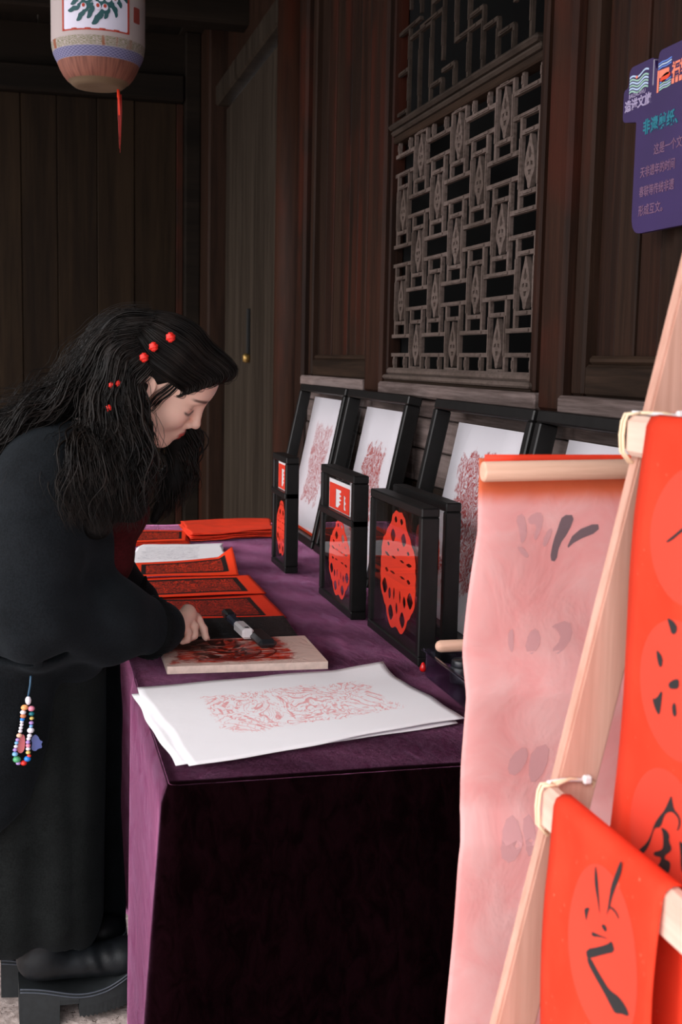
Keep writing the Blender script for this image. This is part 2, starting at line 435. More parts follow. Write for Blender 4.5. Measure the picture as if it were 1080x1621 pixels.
def flat2d(polys, thick=0.0, holes=()):
    """filled 2D polygons (holes cut by even-odd fill) -> mesh in xy"""
    cu = bpy.data.curves.new('tmp', 'CURVE'); cu.dimensions = '2D'; cu.fill_mode = 'BOTH'
    cu.extrude = thick / 2
    for p in list(polys) + list(holes):
        s = cu.splines.new('POLY'); s.points.add(len(p) - 1)
        for k, q in enumerate(p): s.points[k].co = (q[0], q[1], 0, 1)
        s.use_cyclic_u = True
    ob = bpy.data.objects.new('tmp', cu); COL.objects.link(ob)
    dg = bpy.context.evaluated_depsgraph_get()
    me = bpy.data.meshes.new_from_object(ob.evaluated_get(dg))
    bpy.data.objects.remove(ob); bpy.data.curves.remove(cu)
    return me
def mapped(me, fn):
    co = np.empty(len(me.vertices) * 3); me.vertices.foreach_get('co', co); co = co.reshape(-1, 3)
    me.vertices.foreach_set('co', np.array([fn(*c) for c in co], dtype=np.float32).ravel()); me.update()
    return me
def text_mesh(s, size, bold=0.0, thick=0.0, spacing=1.0):
    cu = bpy.data.curves.new('tmp', 'FONT'); cu.body = s; cu.size = size; cu.offset = bold; cu.extrude = thick / 2; cu.space_character = spacing
    ob = bpy.data.objects.new('tmp', cu); COL.objects.link(ob)
    dg = bpy.context.evaluated_depsgraph_get()
    me = bpy.data.meshes.new_from_object(ob.evaluated_get(dg))
    bpy.data.objects.remove(ob); bpy.data.curves.remove(cu)
    return me
def smoothpoly(p, it=2):
    p = [np.array(q, float) for q in p]
    for _ in range(it):
        q = []
        for i in range(len(p)):
            a, b = p[i], p[(i + 1) % len(p)]
            q += [a * .75 + b * .25, a * .25 + b * .75]
        p = q
    return [tuple(x) for x in p]

# ------------------------------------------------------------------ setting: floor, ceiling, walls
fl = box('floor', -6.0, 2.6, -3.0, 9.0, -0.12, 0.0, FLOORM, bev=0); tag(fl, kind='structure')
ce = empty('ceiling'); tag(ce, kind='structure')
x = -1.7
while x < 2.5:
    w = random.uniform(0.20, 0.26)
    zz = 3.35 + 0.16 * max(0.0, 1.1 - x) * 0.0
    box('ceiling_board', x, x + w - 0.006, -0.6, 8.0, zz, zz + 0.03, CEILW, ce, 0.004)
    x += w
for yy in (0.6, 2.6, 4.6, 6.6):
    box('ceiling_beam', -1.7, 2.5, yy - 0.09, yy + 0.09, 3.14, 3.35, BEAM, ce, 0.015)

wr = empty('wall_right'); tag(wr, kind='structure')
# lower boarding under the sill
z = 0.0
k = 0
while z < 1.29:
    h = min(random.uniform(0.075, 0.10), 1.296 - z)
    for (ya, yb) in ((-0.6, 1.7), (1.7, 3.4), (3.4, 4.985)):
        box('board', 1.095 + random.uniform(0, .006), 1.16, ya, yb - 0.004, z, z + h - 0.004, SILL if k > 11 else OLDY, wr, 0.004)
    z += h; k += 1
for (ya, yb) in ((-0.6, 0.78), (0.9, 2.345), (2.47, 3.705), (3.905, 4.86)):
    box('sill', 1.070, 1.18, ya, yb, 1.297, 1.336, SILL, wr, 0.006)
# posts in front of the panels
def post(y0, y1, x0=1.076, z0=1.297, mat=OLD2, x1=1.22):
    box('post', x0, x1, y0, y1, z0, 3.35, mat, wr, 0.010)
post(3.711, 3.898, x1=1.15); post(2.349, 2.462, x1=1.15); post(0.784, 0.894)
box('post', 1.072, 1.22, 4.845, 4.985, 0, 3.35, OLD2, wr, 0.012)
V, F = tube_data([(1.15, 5.32, 0.0), (1.15, 5.32, 1.7), (1.15, 5.32, 3.35)], 0.10, 28)
link('round_column', pydata('round_column', V, F), wr, OLD2, True)
# plank panels beside the window
def panel(y0, y1, z0=1.336, z1=3.35, stile=0.055, n=None, rail=0.065):
    box('stile', 1.100, 1.16, y0, y0 + stile, z0, z1, OLD, wr, 0.006)
    box('stile', 1.100, 1.16, y1 - stile, y1, z0, z1, OLD, wr, 0.006)
    box('rail', 1.104, 1.16, y0 + stile, y1 - stile, z0, z0 + rail, OLDY, wr, 0.006)
    box('rail', 1.112, 1.16, y0 + stile, y1 - stile, z0 + rail, z0 + rail + 0.018, OLDY, wr, 0.006)
    box('rail', 1.104, 1.16, y0 + stile, y1 - stile, z1 - 0.5, z1 - 0.42, OLDY, wr, 0.006)
    a = y0 + stile; b = y1 - stile
    n = n or max(2, round((b - a) / 0.11))
    for i in range(n):
        q0 = a + (b - a) * i / n; q1 = a + (b - a) * (i + 1) / n
        box('board', 1.126 + random.uniform(-.003, .003), 1.155, q0 + .001, q1 - .002, z0 + rail, z1, OLD2 if i % 2 else OLD, wr, 0.003)
panel(3.900, 4.845, n=7)
panel(1.900, 2.345, n=4)
panel(0.896, 1.896, n=8)
panel(-0.6, 0.78, n=10)
# inner room, dark, behind the lattice
wi = empty('wall_inner'); tag(wi, kind='structure')
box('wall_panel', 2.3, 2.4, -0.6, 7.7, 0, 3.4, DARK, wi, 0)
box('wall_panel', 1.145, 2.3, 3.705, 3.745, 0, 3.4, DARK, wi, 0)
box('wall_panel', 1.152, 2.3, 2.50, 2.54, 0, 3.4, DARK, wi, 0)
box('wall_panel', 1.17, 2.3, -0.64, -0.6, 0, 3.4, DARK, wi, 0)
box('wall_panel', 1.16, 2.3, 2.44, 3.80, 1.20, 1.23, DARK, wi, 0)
# door at the far end
d1 = empty('door_1'); tag(d1, kind='structure')
dy = [5.52, 5.86, 6.22, 6.62, 7.20]
for i in range(4):
    box('plank', 1.120 + random.uniform(-.002, .002), 1.16, dy[i], dy[i + 1] - 0.004, 0.02, 2.84, GREYDOOR, d1, 0.004)
box('door_stile', 1.105, 1.16, 5.44, 5.58, 0, 2.84, GREYDOOR, d1, 0.006)
box('lintel', 1.06, 1.18, 5.42, 7.24, 2.86, 2.98, GREYDOOR, d1, 0.012)
box('transom_panel', 1.13, 1.17, 5.42, 7.24, 2.98, 3.35, OLD, d1, 0.004)
box('latch_bar', 1.104, 1.122, 6.33, 6.36, 1.42, 1.66, DARK, d1, 0.004)
V, F = tube_data([(1.121, 6.345, 1.40), (1.10, 6.345, 1.40), (1.085, 6.345, 1.40)], [0.022, 0.026, 0.018], 12)
link('latch_knob', pydata('latch_knob', V, F), d1, BRASS, True)
# back wall
wk = empty('wall_back'); tag(wk, kind='structure')
box('corner_post', 1.02, 1.20, 7.22, 7.66, 0, 3.35, OLD, wk, 0.012)
box('corner_post', 0.925, 1.02, 7.56, 7.66, 0, 3.35, BEAM, wk, 0.008)
x = -6.0
while x < 0.92:
    w = min(random.uniform(0.20, 0.27), 0.925 - x)
    box('plank', x, x + w - 0.002, 7.64 + random.uniform(-.004, .004), 7.70, 0, 2.94, BACKW if x < .65 else OLD2, wk, 0.004)
    x += w
box('beam', -6.0, 0.925, 7.56, 7.70, 2.94, 3.10, BEAM, wk, 0.015)
box('leak_blocker', -6.0, 1.1, 7.71, 7.76, 0, 3.3, DARK, wk, 0)  # added unseen behind the planks so no light leaks through the gaps
box('upper_panel', -6.0, 1.1, 7.66, 7.72, 3.10, 3.6, BEAM, wk, 0)

# ------------------------------------------------------------------ lattice window
w1 = empty('window_1', (1.115, 2.56, 1.38)); tag(w1, kind='structure')
W, H = 1.14, 0.69
def wbox(name, y0, y1, z0, z1, x0=-0.010, x1=0.022, mat=LATT, bev=0.004):
    o = box(name, x0, x1, y0, y1, z0, z1, mat, w1, bev); return o
wbox('stile', -0.028, 0.0, -0.045, 1.9, -0.018, 0.03, OLD2, 0.006)
wbox('stile', W, W + 0.012, -0.045, 1.9, -0.018, 0.03, OLD2, 0.005)
wbox('rail', 0, W, -0.022, 0.0, -0.020, 0.03, LATT, 0.007)
wbox('rail', -0.02, W + .01, -0.036, -0.022, -0.030, 0.03, LATT, 0.005)
wbox('rail', -0.02, W + .01, -0.046, -0.037, -0.024, 0.03, OLDY, 0.003)
wbox('rail', 0, W, H, H + 0.022, -0.014, 0.03, OLDY, 0.004)
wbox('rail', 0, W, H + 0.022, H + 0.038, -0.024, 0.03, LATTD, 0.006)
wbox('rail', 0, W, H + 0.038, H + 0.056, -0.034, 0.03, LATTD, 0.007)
# unit bars share one mesh, scaled per piece
def unit_bar(mat):
    bm = bmesh.new(); bmesh.ops.create_cube(bm, size=1.0)
    es = [e for e in bm.edges if all(v.co.x < 0 for v in e.verts)]
    bmesh.ops.bevel(bm, geom=es, offset=0.22, segments=2, affect='EDGES')
    me = bpy.data.meshes.new('lattice_bar'); bm.to_mesh(me); bm.free(); me.materials.append(mat); return me
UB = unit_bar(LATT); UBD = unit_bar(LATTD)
def bar(y0, y1, z0, z1, me=UB, depth=0.014, x=0.0):
    o = bpy.data.objects.new('lattice_bar', me); COL.objects.link(o); o.parent = w1
    o.location = (x, (y0 + y1) / 2, (z0 + z1) / 2); o.scale = (depth, abs(y1 - y0), abs(z1 - z0))
    return o
c = W / 7.0; P = H / 2.5; tb = 0.0110; sw = 0.0135
mw = 0.33 * c                      # half-width between the stiles that flank an ornament
slot = 0.052 * P / 0.276 * 1.0     # open slot height
def motif_mesh():
    """carved ornament: pointed arch, flower, vase foot"""
    h = 0.5
    outer = [(-.30, -.02), (-.26, .10), (-.22, .2), (-.10, .36), (-.04, .5), (.04, .5), (.10, .36), (.22, .2), (.26, .10), (.30, -.02), (.34, -.14), (.26, -.24), (.12, -.36), (.08, -.5), (-.08, -.5), (-.12, -.36), (-.26, -.24), (-.34, -.14)]
    hole = [(-.10, .12), (0, .28), (.10, .12), (.04, .06), (-.04, .06)]
    hole2 = [(-.18, -.02), (-.05, .0), (-.05, -.07), (-.18, -.09)]
    hole3 = [(.18, -.02), (.05, .0), (.05, -.07), (.18, -.09)]
    hole4 = [(-.10, -.16), (.10, -.16), (.05, -.25), (-.05, -.25)]
    me = flat2d([smoothpoly(outer, 1)], 0.30, [hole, hole2, hole3, hole4])
    mapped(me, lambda a, b, t: (-t, a, b))
    me.name = 'carved_ornament'
    if not me.materials: me.materials.append(LATT)
    return me
MOT = motif_mesh()
def ornament(yc, z0, z1):
    o = bpy.data.objects.new('carved_ornament', MOT); COL.objects.link(o); o.parent = w1
    o.location = (0.004, yc, (z0 + z1) / 2); o.scale = (0.04, 2 * mw * 0.86, (z1 - z0) * .97)
for i in range(7):
    yc = (i + 0.5) * c
    A = (i % 2 == 0)
    phase = 0.25 if A else 0.75     # slot centres at (k + phase) * P
    sl = []
    kk = -2
    while (kk + phase) * P < H + P:
        s = (kk + phase) * P; kk += 1
        m0, m1 = s + 0.27 * P, s + 0.73 * P   # ornament above this slot
        ya, yb = max(0, yc - c * 0.675), min(W, yc + c * 0.675)
        # slot bars
        for q in (s - 0.085 * P - tb / 2, s + 0.085 * P + tb / 2):
            if 0 < q < H: bar(ya, yb, q - tb / 2, q + tb / 2)
        # short bars closing the squares below/above the ornament
        for q in (m0 - tb / 2, m1 + tb / 2):
            if 0 < q < H: bar(yc - mw + sw / 2, yc + mw - sw / 2, q - tb / 2, q + tb / 2)
        # stiles flanking ornament and squares
        z0, z1 = s + 0.085 * P + tb, s + P - 0.085 * P - tb
        z0, z1 = max(0, z0), min(H, z1)
        if z1 - z0 > 0.012:
            for sg in (-1, 1):
                yy = yc + sg * mw
                if 0 < yy < W: bar(yy - sw / 2, yy + sw / 2, z0, z1, depth=0.012)
        a0, a1 = max(0.002, m0), min(H - .002, m1)
        if m0 < H - 0.03 and m1 > 0.03 and (m1 <= H + .03 and m0 >= -.03): ornament(yc, a0, a1)
# upper stepped fret
H0, H1 = H + 0.056, 1.9
random.seed(3)
nc = 11
cw = W / nc  # fret module
for i in range(nc):
    zz = H0 - random.uniform(0, 0.12)
    yy = i * cw
    while zz < H1:
        L = random.choice((0.12, 0.18, 0.25))
        za, zb = max(H0, zz), min(H1, zz + L)
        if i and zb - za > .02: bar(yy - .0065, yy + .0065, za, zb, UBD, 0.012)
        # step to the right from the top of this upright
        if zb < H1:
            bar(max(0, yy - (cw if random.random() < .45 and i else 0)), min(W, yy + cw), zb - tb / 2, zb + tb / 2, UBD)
        zz += L + (0.0 if random.random() < .55 else 0.05)
random.seed(21)

# ------------------------------------------------------------------ table with the velvet cloth
TX0, TX1, TY0, TY1, TZ = 0.197, 1.03, 1.772, 4.66, 0.747
tbl = empty('display_table', (0.6, 3.2, 0)); tag(tbl, 'long display table hidden under the purple velvet cloth', 'table')
def tpart(name, *a, **k):
    o = box(name, *a, **k); o.parent = tbl; o.matrix_parent_inverse = Matrix.Translation((-0.6, -3.2, 0)); return o
tpart('tabletop', TX0 + .012, TX1 - .012, TY0 + .012, TY1 - .012, 0.705, 0.740, PINEY)
for lx in (TX0 + .07, TX1 - .07):
    for ly in (TY0 + .09, 3.2, TY1 - .09):
        tpart('leg', lx - .025, lx + .025, ly - .025, ly + .025, 0, 0.705, PINE)

def cloth():
    """top sheet plus the left and front drops, one continuous surface around the near-left corner"""
    V = []; F = []; UV = []
    # perimeter runs: far left corner -> near left corner -> near right corner
    pts = []
    nL, nF, nc_ = 130, 60, 10
    R = 0.012
    for i in range(nL): pts.append((TX0, TY1 - (TY1 - TY0 - R) * i / nL, -1, 0))
    for i in range(nc_ + 1):
        a = math.pi + (math.pi / 2) * i / nc_
        pts.append((TX0 + R + R * math.cos(a), TY0 + R + R * math.sin(a), math.cos(a), math.sin(a)))
    for i in range(1, nF + 1): pts.append((TX0 + R + (TX1 - TX0 - R) * i / nF, TY0, 0, -1))
    m = len(pts)
    # arc length
    s = [0.0]
    for i in range(1, m): s.append(s[-1] + math.hypot(pts[i][0] - pts[i - 1][0], pts[i][1] - pts[i - 1][1]))
    sc_ = s[nL + nc_ // 2]
    drops = [0.0, 0.004, 0.012, 0.03, 0.06, 0.10, 0.16, 0.22, 0.29, 0.36, 0.43, 0.50, 0.57, 0.63, 0.68, 0.715, 0.738]
    def offs(i, t):
        x, y, nx, ny = pts[i]
        d = 0.008 * min(1, t / 0.03)
        q = s[i] - sc_                      # distance along the hem from the near corner, + on the front
        k = min(1, t / 0.72)
        # gentle flare
        d += 0.004 * k
        if q < 0:                           # left drop
            d += k * 0.006 * math.sin(q * 9.0 + 0.6)
            # tuck shaped into the cloth so the stretch beside the woman falls into shade
            d -= 0.050 * k ** 0.4 * (1 / (1 + math.exp((q + 0.665) / 0.010))) * (1 / (1 + math.exp(-(q + 1.15) / 0.05)))
        else:
            d += k * (0.016 * math.sin(q * 16.0 + 0.4) + 0.008 * math.sin(q * 37.0)) * min(1, q / 0.06)
        # corner fold: a big pleat that swings out below
        d += k * 0.050 * math.exp(-(q / 0.055) ** 2)
        tx, ty = -ny, nx                    # tangent direction along the perimeter (towards the front)
        sl = 0.0
        sl += k * 0.030 * math.exp(-((q + 0.07) / 0.05) ** 2)
        return x + nx * d + (-tx) * 0 + 0, y + ny * d, sl
    for j, t in enumerate(drops):
        for i in range(m):
            x, y, sl = offs(i, t)
            V.append((x, y, TZ + 0.003 - t - (0.0 if t else 0.0))); UV.append((s[i], t))
    for j in range(len(drops) - 1):
        for i in range(m - 1):
            F.append((j * m + i, j * m + i + 1, (j + 1) * m + i + 1, (j + 1) * m + i))
    # top grid with soft undulation
    base = len(V)
    NX, NY = 44, 130
    def hz(x, y):
        e = min((x - TX0) / .05, (y - TY0) / .05, 1.0)
        e = max(0, e)
        z = 0.0016 * math.sin(x * 23 + y * 6) * math.sin(y * 15 - x * 4)
        # a soft crease running towards the frames
        z += 0.0045 * math.exp(-((x - 0.64 - 0.16 * (y - 2.45)) / 0.010) ** 2) * math.exp(-((y - 2.60) / 0.20) ** 2)
        return TZ + 0.003 + z * e
    for j in range(NY + 1):
        for i in range(NX + 1):
            x = TX0 - 0.001 + (TX1 - TX0) * i / NX; y = TY0 - 0.001 + (TY1 - TY0) * j / NY
            V.append((x, y, hz(x, y))); UV.append((x, y))
    for j in range(NY):
        for i in range(NX):
            a = base + j * (NX + 1) + i
            F.append((a, a + 1, a + NX + 2, a + NX + 1))
    me = pydata('velvet_tablecloth', V, F, UV)
    o = link('velvet_tablecloth', me, None, VELVET, True)
    s_ = o.modifiers.new('thickness', 'SOLIDIFY'); s_.thickness = 0.002; s_.offset = -1
    return tag(o, 'crushed purple velvet cloth draped over the long table', 'tablecloth')
cloth()
TOP = TZ + 0.0062


# ------------------------------------------------------------------ papers and boards on the table
def sheet(name, corners, mat, z, wav=0.002, curl=0.0, thick=0.0012, nu=36, nv=24, rag=0.0, seed=0, lift=None):
    """paper on the table; corners = near-left, near-right, far-right, far-left"""
    r = np.random.default_rng(seed); ph = r.uniform(0, 6, 8)
    c = [np.array(q, float) for q in corners]
    def fn(u, v):
        p = (c[0] * (1 - u) + c[1] * u) * (1 - v) + (c[3] * (1 - u) + c[2] * u) * v
        e = rag * (math.sin(u * 9 + ph[0]) + .6 * math.sin(u * 21 + ph[1]))
        f = rag * (math.sin(v * 8 + ph[2]) + .6 * math.sin(v * 19 + ph[3]))
        d1 = (c[3] - c[0]); d2 = (c[1] - c[0])
        p = p + d1 / np.linalg.norm(d1) * e * (abs(v - .5) * 2) ** 3 + d2 / np.linalg.norm(d2) * f * (abs(u - .5) * 2) ** 3
        h = wav * (1 + math.sin(u * 5.1 + ph[4] + v * 2) * .5 + math.sin(v * 4.3 + ph[5] - u * 3) * .5)
        h *= 0.35 + 0.65 * max(abs(u - .5), abs(v - .5)) * 2
        if lift: h += lift(u, v)
        return (p[0], p[1], z + h)
    return grid(name, fn, nu, nv, mat, None, thick)
# near white prints: two sheets, one over the other
a = sheet('white_paper', [(0.213, 1.842), (0.735, 1.975), (0.705, 2.345), (0.178, 2.268)], PAPER0, TOP + .0008, 0.0018, rag=0.002, seed=1)
tag(a, 'blank white paper showing beneath the red-line print at the near table corner', 'paper')
a = sheet('printed_paper', [(0.236, 1.828), (0.752, 1.985), (0.708, 2.372), (0.190, 2.290)], PAPER1, TOP + .0048, 0.0024, rag=0.003, seed=2,
          lift=lambda u, v: 0.022 * max(0, u - .8) * 5 * max(0, v - .78) * 4.5 * .6)
tag(a, 'big white rice paper with faint red line print at the near corner of the table', 'paper')

# woodblock being inked
wbk = empty('woodblock', (0.43, 2.50, TOP)); tag(wbk, 'pale wooden printing block smeared with red ink under the woman\'s hand', 'board')
bcor = [(0.262, 2.412), (0.598, 2.397), (0.602, 2.640), (0.266, 2.640)]
def slab(name, cor, z0, z1, mat_top, mat_side, parent, origin, bev=0.003):
    bm = bmesh.new()
    lo = [bm.verts.new((p[0] - origin[0], p[1] - origin[1], z0 - origin[2])) for p in cor]
    hi = [bm.verts.new((p[0] - origin[0], p[1] - origin[1], z1 - origin[2])) for p in cor]
    uvl = bm.loops.layers.uv.new('UVMap')
    ft = bm.faces.new(hi); fb = bm.faces.new(lo[::-1]); ft.material_index = 0; fb.material_index = 1
    for l, q in zip(ft.loops, ((0, 0), (1, 0), (1, 1), (0, 1))): l[uvl].uv = q
    for i in range(4):
        j = (i + 1) % 4
        f = bm.faces.new((lo[i], lo[j], hi[j], hi[i])); f.material_index = 1
    bmesh.ops.recalc_face_normals(bm, faces=bm.faces)
    me = bpy.data.meshes.new(name); bm.to_mesh(me); bm.free()
    me.materials.append(mat_top); me.materials.append(mat_side)
    return link(name, me, parent)
BSIDE = plain('pale_block_side', (0.72, 0.55, 0.48), 0.6, 0.1, 60)
slab('block', bcor, TOP, TOP + .016, BOARDP, BSIDE, wbk, (0.43, 2.50, TOP))
# raised carving lines on the block, inked dark red
DKRED = plain('dark_red_ink', (0.13, 0.010, 0.006), 0.35)
V = []; F = []
for k in range(9):
    cx, cy = 0.375 + 0.02 * (k % 3), 2.485 + 0.012 * (k // 3)
    a0 = -2.6 + k * 0.18; R = 0.035 + 0.009 * (k % 5)
    pts = [(cx - .43 + R * 1.5 * math.cos(a0 + q * .16) , cy - 2.50 + R * math.sin(a0 + q * .16) * .85, .0162) for q in range(12)]
    v, f = tube_data(pts, [.0012 + .0012 * math.sin(q / 11 * math.pi) for q in range(12)], 5)
    F += [tuple(i + len(V) for i in g) for g in f]; V += list(v)
tag(link('carved_lines', pydata('carved_lines', V, F), wbk, DKRED, True), kind='stuff')
bk = empty('inked_block', (0.45, 2.76, TOP)); tag(bk, 'black inked printing block lying behind the red-smeared block', 'board')
slab('block', [(0.27, 2.662), (0.588, 2.655), (0.600, 2.868), (0.27, 2.868)], TOP, TOP + .014, BLKBLOCK, BLACKP, bk, (0.45, 2.76, TOP))

# ink tool lying over both blocks
tool = empty('ink_brush', (0.462, 2.64, TOP + .016)); tag(tool, 'black and white handled ink brush lying across the two printing blocks', 'brush')
tool.rotation_euler = (0, 0, math.radians(94))
def rbar(name, x0, x1, w, z0, z1, mat, par, bev=0.004):
    return box(name, x0, x1, -w, w, z0, z1, mat, par, bev)
rbar('handle_cap', 0.135, 0.185, 0.013, 0.010, 0.030, BLACKP, tool, .005)
rbar('handle', 0.055, 0.140, 0.011, 0.008, 0.026, BLUEP, tool, .005)
rbar('white_sleeve', -0.035, 0.055, 0.0135, 0.004, 0.028, WHITEP, tool, .005)
box('bristle_head', -0.115, 0.005, -0.046, -0.004, 0.0, 0.020, BLACKP, tool, .008)
box('logo_mark', -0.022, -0.012, -0.005, 0.004, 0.028, 0.0286, BLACKP, tool, 0)

# red sheets
def ridge(u0, h): return lambda u, v: h * math.exp(-((v - u0) / .25) ** 2)
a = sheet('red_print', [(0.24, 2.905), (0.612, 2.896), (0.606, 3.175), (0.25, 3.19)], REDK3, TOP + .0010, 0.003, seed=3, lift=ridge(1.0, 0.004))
tag(a, 'printed red sheet nearest the black inked block, shadow put into its colour', 'paper', 'red prints laid in a row')
a = sheet('red_print', [(0.245, 3.150), (0.612, 3.165), (0.612, 3.435), (0.262, 3.42)], REDK2, TOP + .0090, 0.003, seed=4, lift=ridge(1.0, 0.004))
tag(a, 'middle red sheet with black block print, overlapping the darker one', 'paper', 'red prints laid in a row')
a = sheet('red_print', [(0.255, 3.400), (0.580, 3.425), (0.612, 3.745), (0.278, 3.640)], REDK1, TOP + .0172, 0.003, seed=5, lift=lambda u, v: 0.030 * max(0, u - .86) * 7 * v)
tag(a, 'farthest red print with black border and lifted corner, before the white stack', 'paper', 'red prints laid in a row')
# white stack with grey line print
ws = empty('white_paper_stack', (0.43, 3.86, TOP)); tag(ws, 'stack of white sheets with faint grey print behind the red prints', 'paper')
for k in range(4):
    dx = .004 * k
    o = sheet('sheet', [(0.252 + dx, 3.690 - dx), (0.602 - dx, 3.765 - dx), (0.615 + dx, 4.045), (0.345 + dx, 4.055 + dx)], PAPERK if k == 3 else PAPER0, TOP + .001 + .0030 * k, 0.0022, seed=10 + k, rag=.004)
    o.parent = ws; o.matrix_parent_inverse = Matrix.Translation((-0.43, -3.86, -TOP))
# far red envelopes
es = empty('red_envelope_stack', (0.42, 4.24, TOP)); tag(es, 'short stack of red printed envelopes beyond the white sheets', 'envelope')
for k in range(5):
    o = sheet('envelope', [(0.300 + .005 * k, 4.10 + .006 * (k % 2)), (0.525 - .004 * k, 4.10), (0.545, 4.36), (0.31, 4.37)], REDK1 if k == 4 else REDP, TOP + .001 + .0035 * k, .0018, seed=20 + k, thick=.002)
    o.parent = es; o.matrix_parent_inverse = Matrix.Translation((-0.42, -4.24, -TOP))
es = empty('red_paper_stack', (0.70, 4.36, TOP)); tag(es, 'wide pile of plain folded red paper at the far end of the table', 'paper')
for k in range(5):
    j = .004 * math.sin(k * 2.1)
    o = sheet('folded_sheet', [(0.535 + j, 4.185), (0.835 + j, 4.215), (0.885, 4.53), (0.535 + j, 4.50)], REDP, TOP + .003 + .006 * k, .004, seed=30 + k, thick=.003, rag=.003,
              lift=lambda u, v: .004 * max(0, u - .3))
    o.parent = es; o.matrix_parent_inverse = Matrix.Translation((-0.70, -4.36, -TOP))

# plastic box with bits, and the wooden roller lying on it
tray = empty('plastic_tray', (0.838, 2.165, TOP)); tag(tray, 'clear plastic tray on the velvet, half hidden by the hanging pink scroll', 'tray')
def tray_parts():
    x0, x1, y0, y1, h, t = -0.055, 0.055, -0.13, 0.13, 0.055, 0.003
    box('tray_base', x0, x1, y0, y1, 0.0, t, CLEARP, tray, .001)
    box('tray_wall', x0 - .004, x0 - .001, y0, y1, t + .001, h, CLEARP, tray, .001)
    box('tray_wall', x1 + .001, x1 + .004, y0, y1, t + .001, h, CLEARP, tray, .001)
    box('tray_wall', x0, x1, y0 - .003, y0, t + .001, h, CLEARP, tray, .001)
    box('tray_wall', x0, x1, y1, y1 + .003, t + .001, h, CLEARP, tray, .001)
    box('tray_rim', x0 - .010, x0 - .002, y0 - .01, y1 + .01, h, h + .005, CLEARP, tray, .002)
    box('tray_rim', x1 + .002, x1 + .010, y0 - .01, y1 + .01, h, h + .005, CLEARP, tray, .002)
    box('tray_rim', x0 - .002, x1 + .002, y1 + .0005, y1 + .010, h, h + .005, CLEARP, tray, .002)
    box('tray_rim', x0 - .002, x1 + .002, y0 - .010, y0 - .0005, h, h + .005, CLEARP, tray, .002)
tray_parts()
jar = empty('ink_jar', (0.835, 2.235, TOP + .003)); tag(jar, 'small black ink jar inside the clear plastic tray', 'jar')
lathe('jar_body', [(0, 0), (.020, 0), (.022, .004), (.022, .030), (.018, .036), (.018, .036)], BLACKP, jar, 24)
lathe('jar_lid', [(.0195, .0355), (.0195, .046), (.016, .049), (0, .049)], BLACKP, jar, 24)
rl = empty('wooden_handle', (0.93, 2.26, TOP + .060)); tag(rl, 'pale round wooden handle resting across the clear plastic tray', 'handle')
R_ = .0125
prof = [(-.142, .001), (-.1405, .006), (-.137, .0102), (-.131, R_), (-.06, R_), (0.0, R_ * .92)]
tube('handle', [(x_, 0, R_ + .001) for x_, _ in prof], [r_ for _, r_ in prof], PINEX, rl, 20)
tube('end_ring', [(-.018, 0, R_ + .001), (-.006, 0, R_ + .001)], R_ + .0006, BRASS, rl, 20)
bd = lathe('red_bead', [(0, 0), (.005, .001), (.0075, .006), (.006, .012), (.003, .019), (0, .021)], plain('shiny_red', (0.6, 0.01, 0.01), 0.2), None, 18, (0.790, 2.340, TOP))
tag(bd, 'tiny shiny red bead standing at the foot of the nearest paper-cut frame', 'bead')

# ------------------------------------------------------------------ framed prints leaning on the wall
def leaning_frame(y0, y1, label, pm, paper=None, seed=0):
    w = y1 - y0; h = 0.555; d = 0.042; fw = 0.026
    th = math.atan2(0.112, 0.54)
    root = empty('framed_print', (0.908, y0, TOP + .0098), (0, th, 0)); tag(root, label, 'picture frame', 'framed prints leaning on the wall')
    def b(name, x0_, x1_, ya, yb, za, zb, m, bev=.003): return box(name, x0_, x1_, ya, yb, za, zb, m, root, bev)
    b('frame_rail', 0, d, 0, w, 0, fw, FRAMEB); b('frame_rail', 0, d, 0, w, h - fw, h, FRAMEB)
    b('frame_stile', 0, d, 0, fw, fw, h - fw, FRAMEB); b('frame_stile', 0, d, w - fw, w, fw, h - fw, FRAMEB)
    grid('glass_pane', lambda u, v: (.027, (w - fw) - (w - 2 * fw) * u, fw + (h - 2 * fw) * v), 1, 1, GLASS, root)
    pa, pb, za, zb = paper or (.15, w - .10, .028, h - .060)
    def fn(u, v): return (.0345, pb - (pb - pa) * u, za + (zb - za) * v)
    grid('print', fn, 4, 4, pm, root, .0008)
    return root
leaning_frame(3.915, 4.615, 'farthest framed red print leaning on the wall, black frame', PRINTS[0], (.06, .56, .028, .515))
leaning_frame(3.215, 3.880, 'second framed red print from the far end, narrow red figure on white', PRINTS[1], (.105, .515, .028, .508))
leaning_frame(2.345, 2.985, 'third framed print, bold red figure, beside the top of the pink scroll', PRINTS[2], (.105, .520, .028, .505))
leaning_frame(1.66, 2.325, 'nearest framed print, blank white top seen above the wooden dowel', PRINTS[3], (.09, .56, .028, .505))

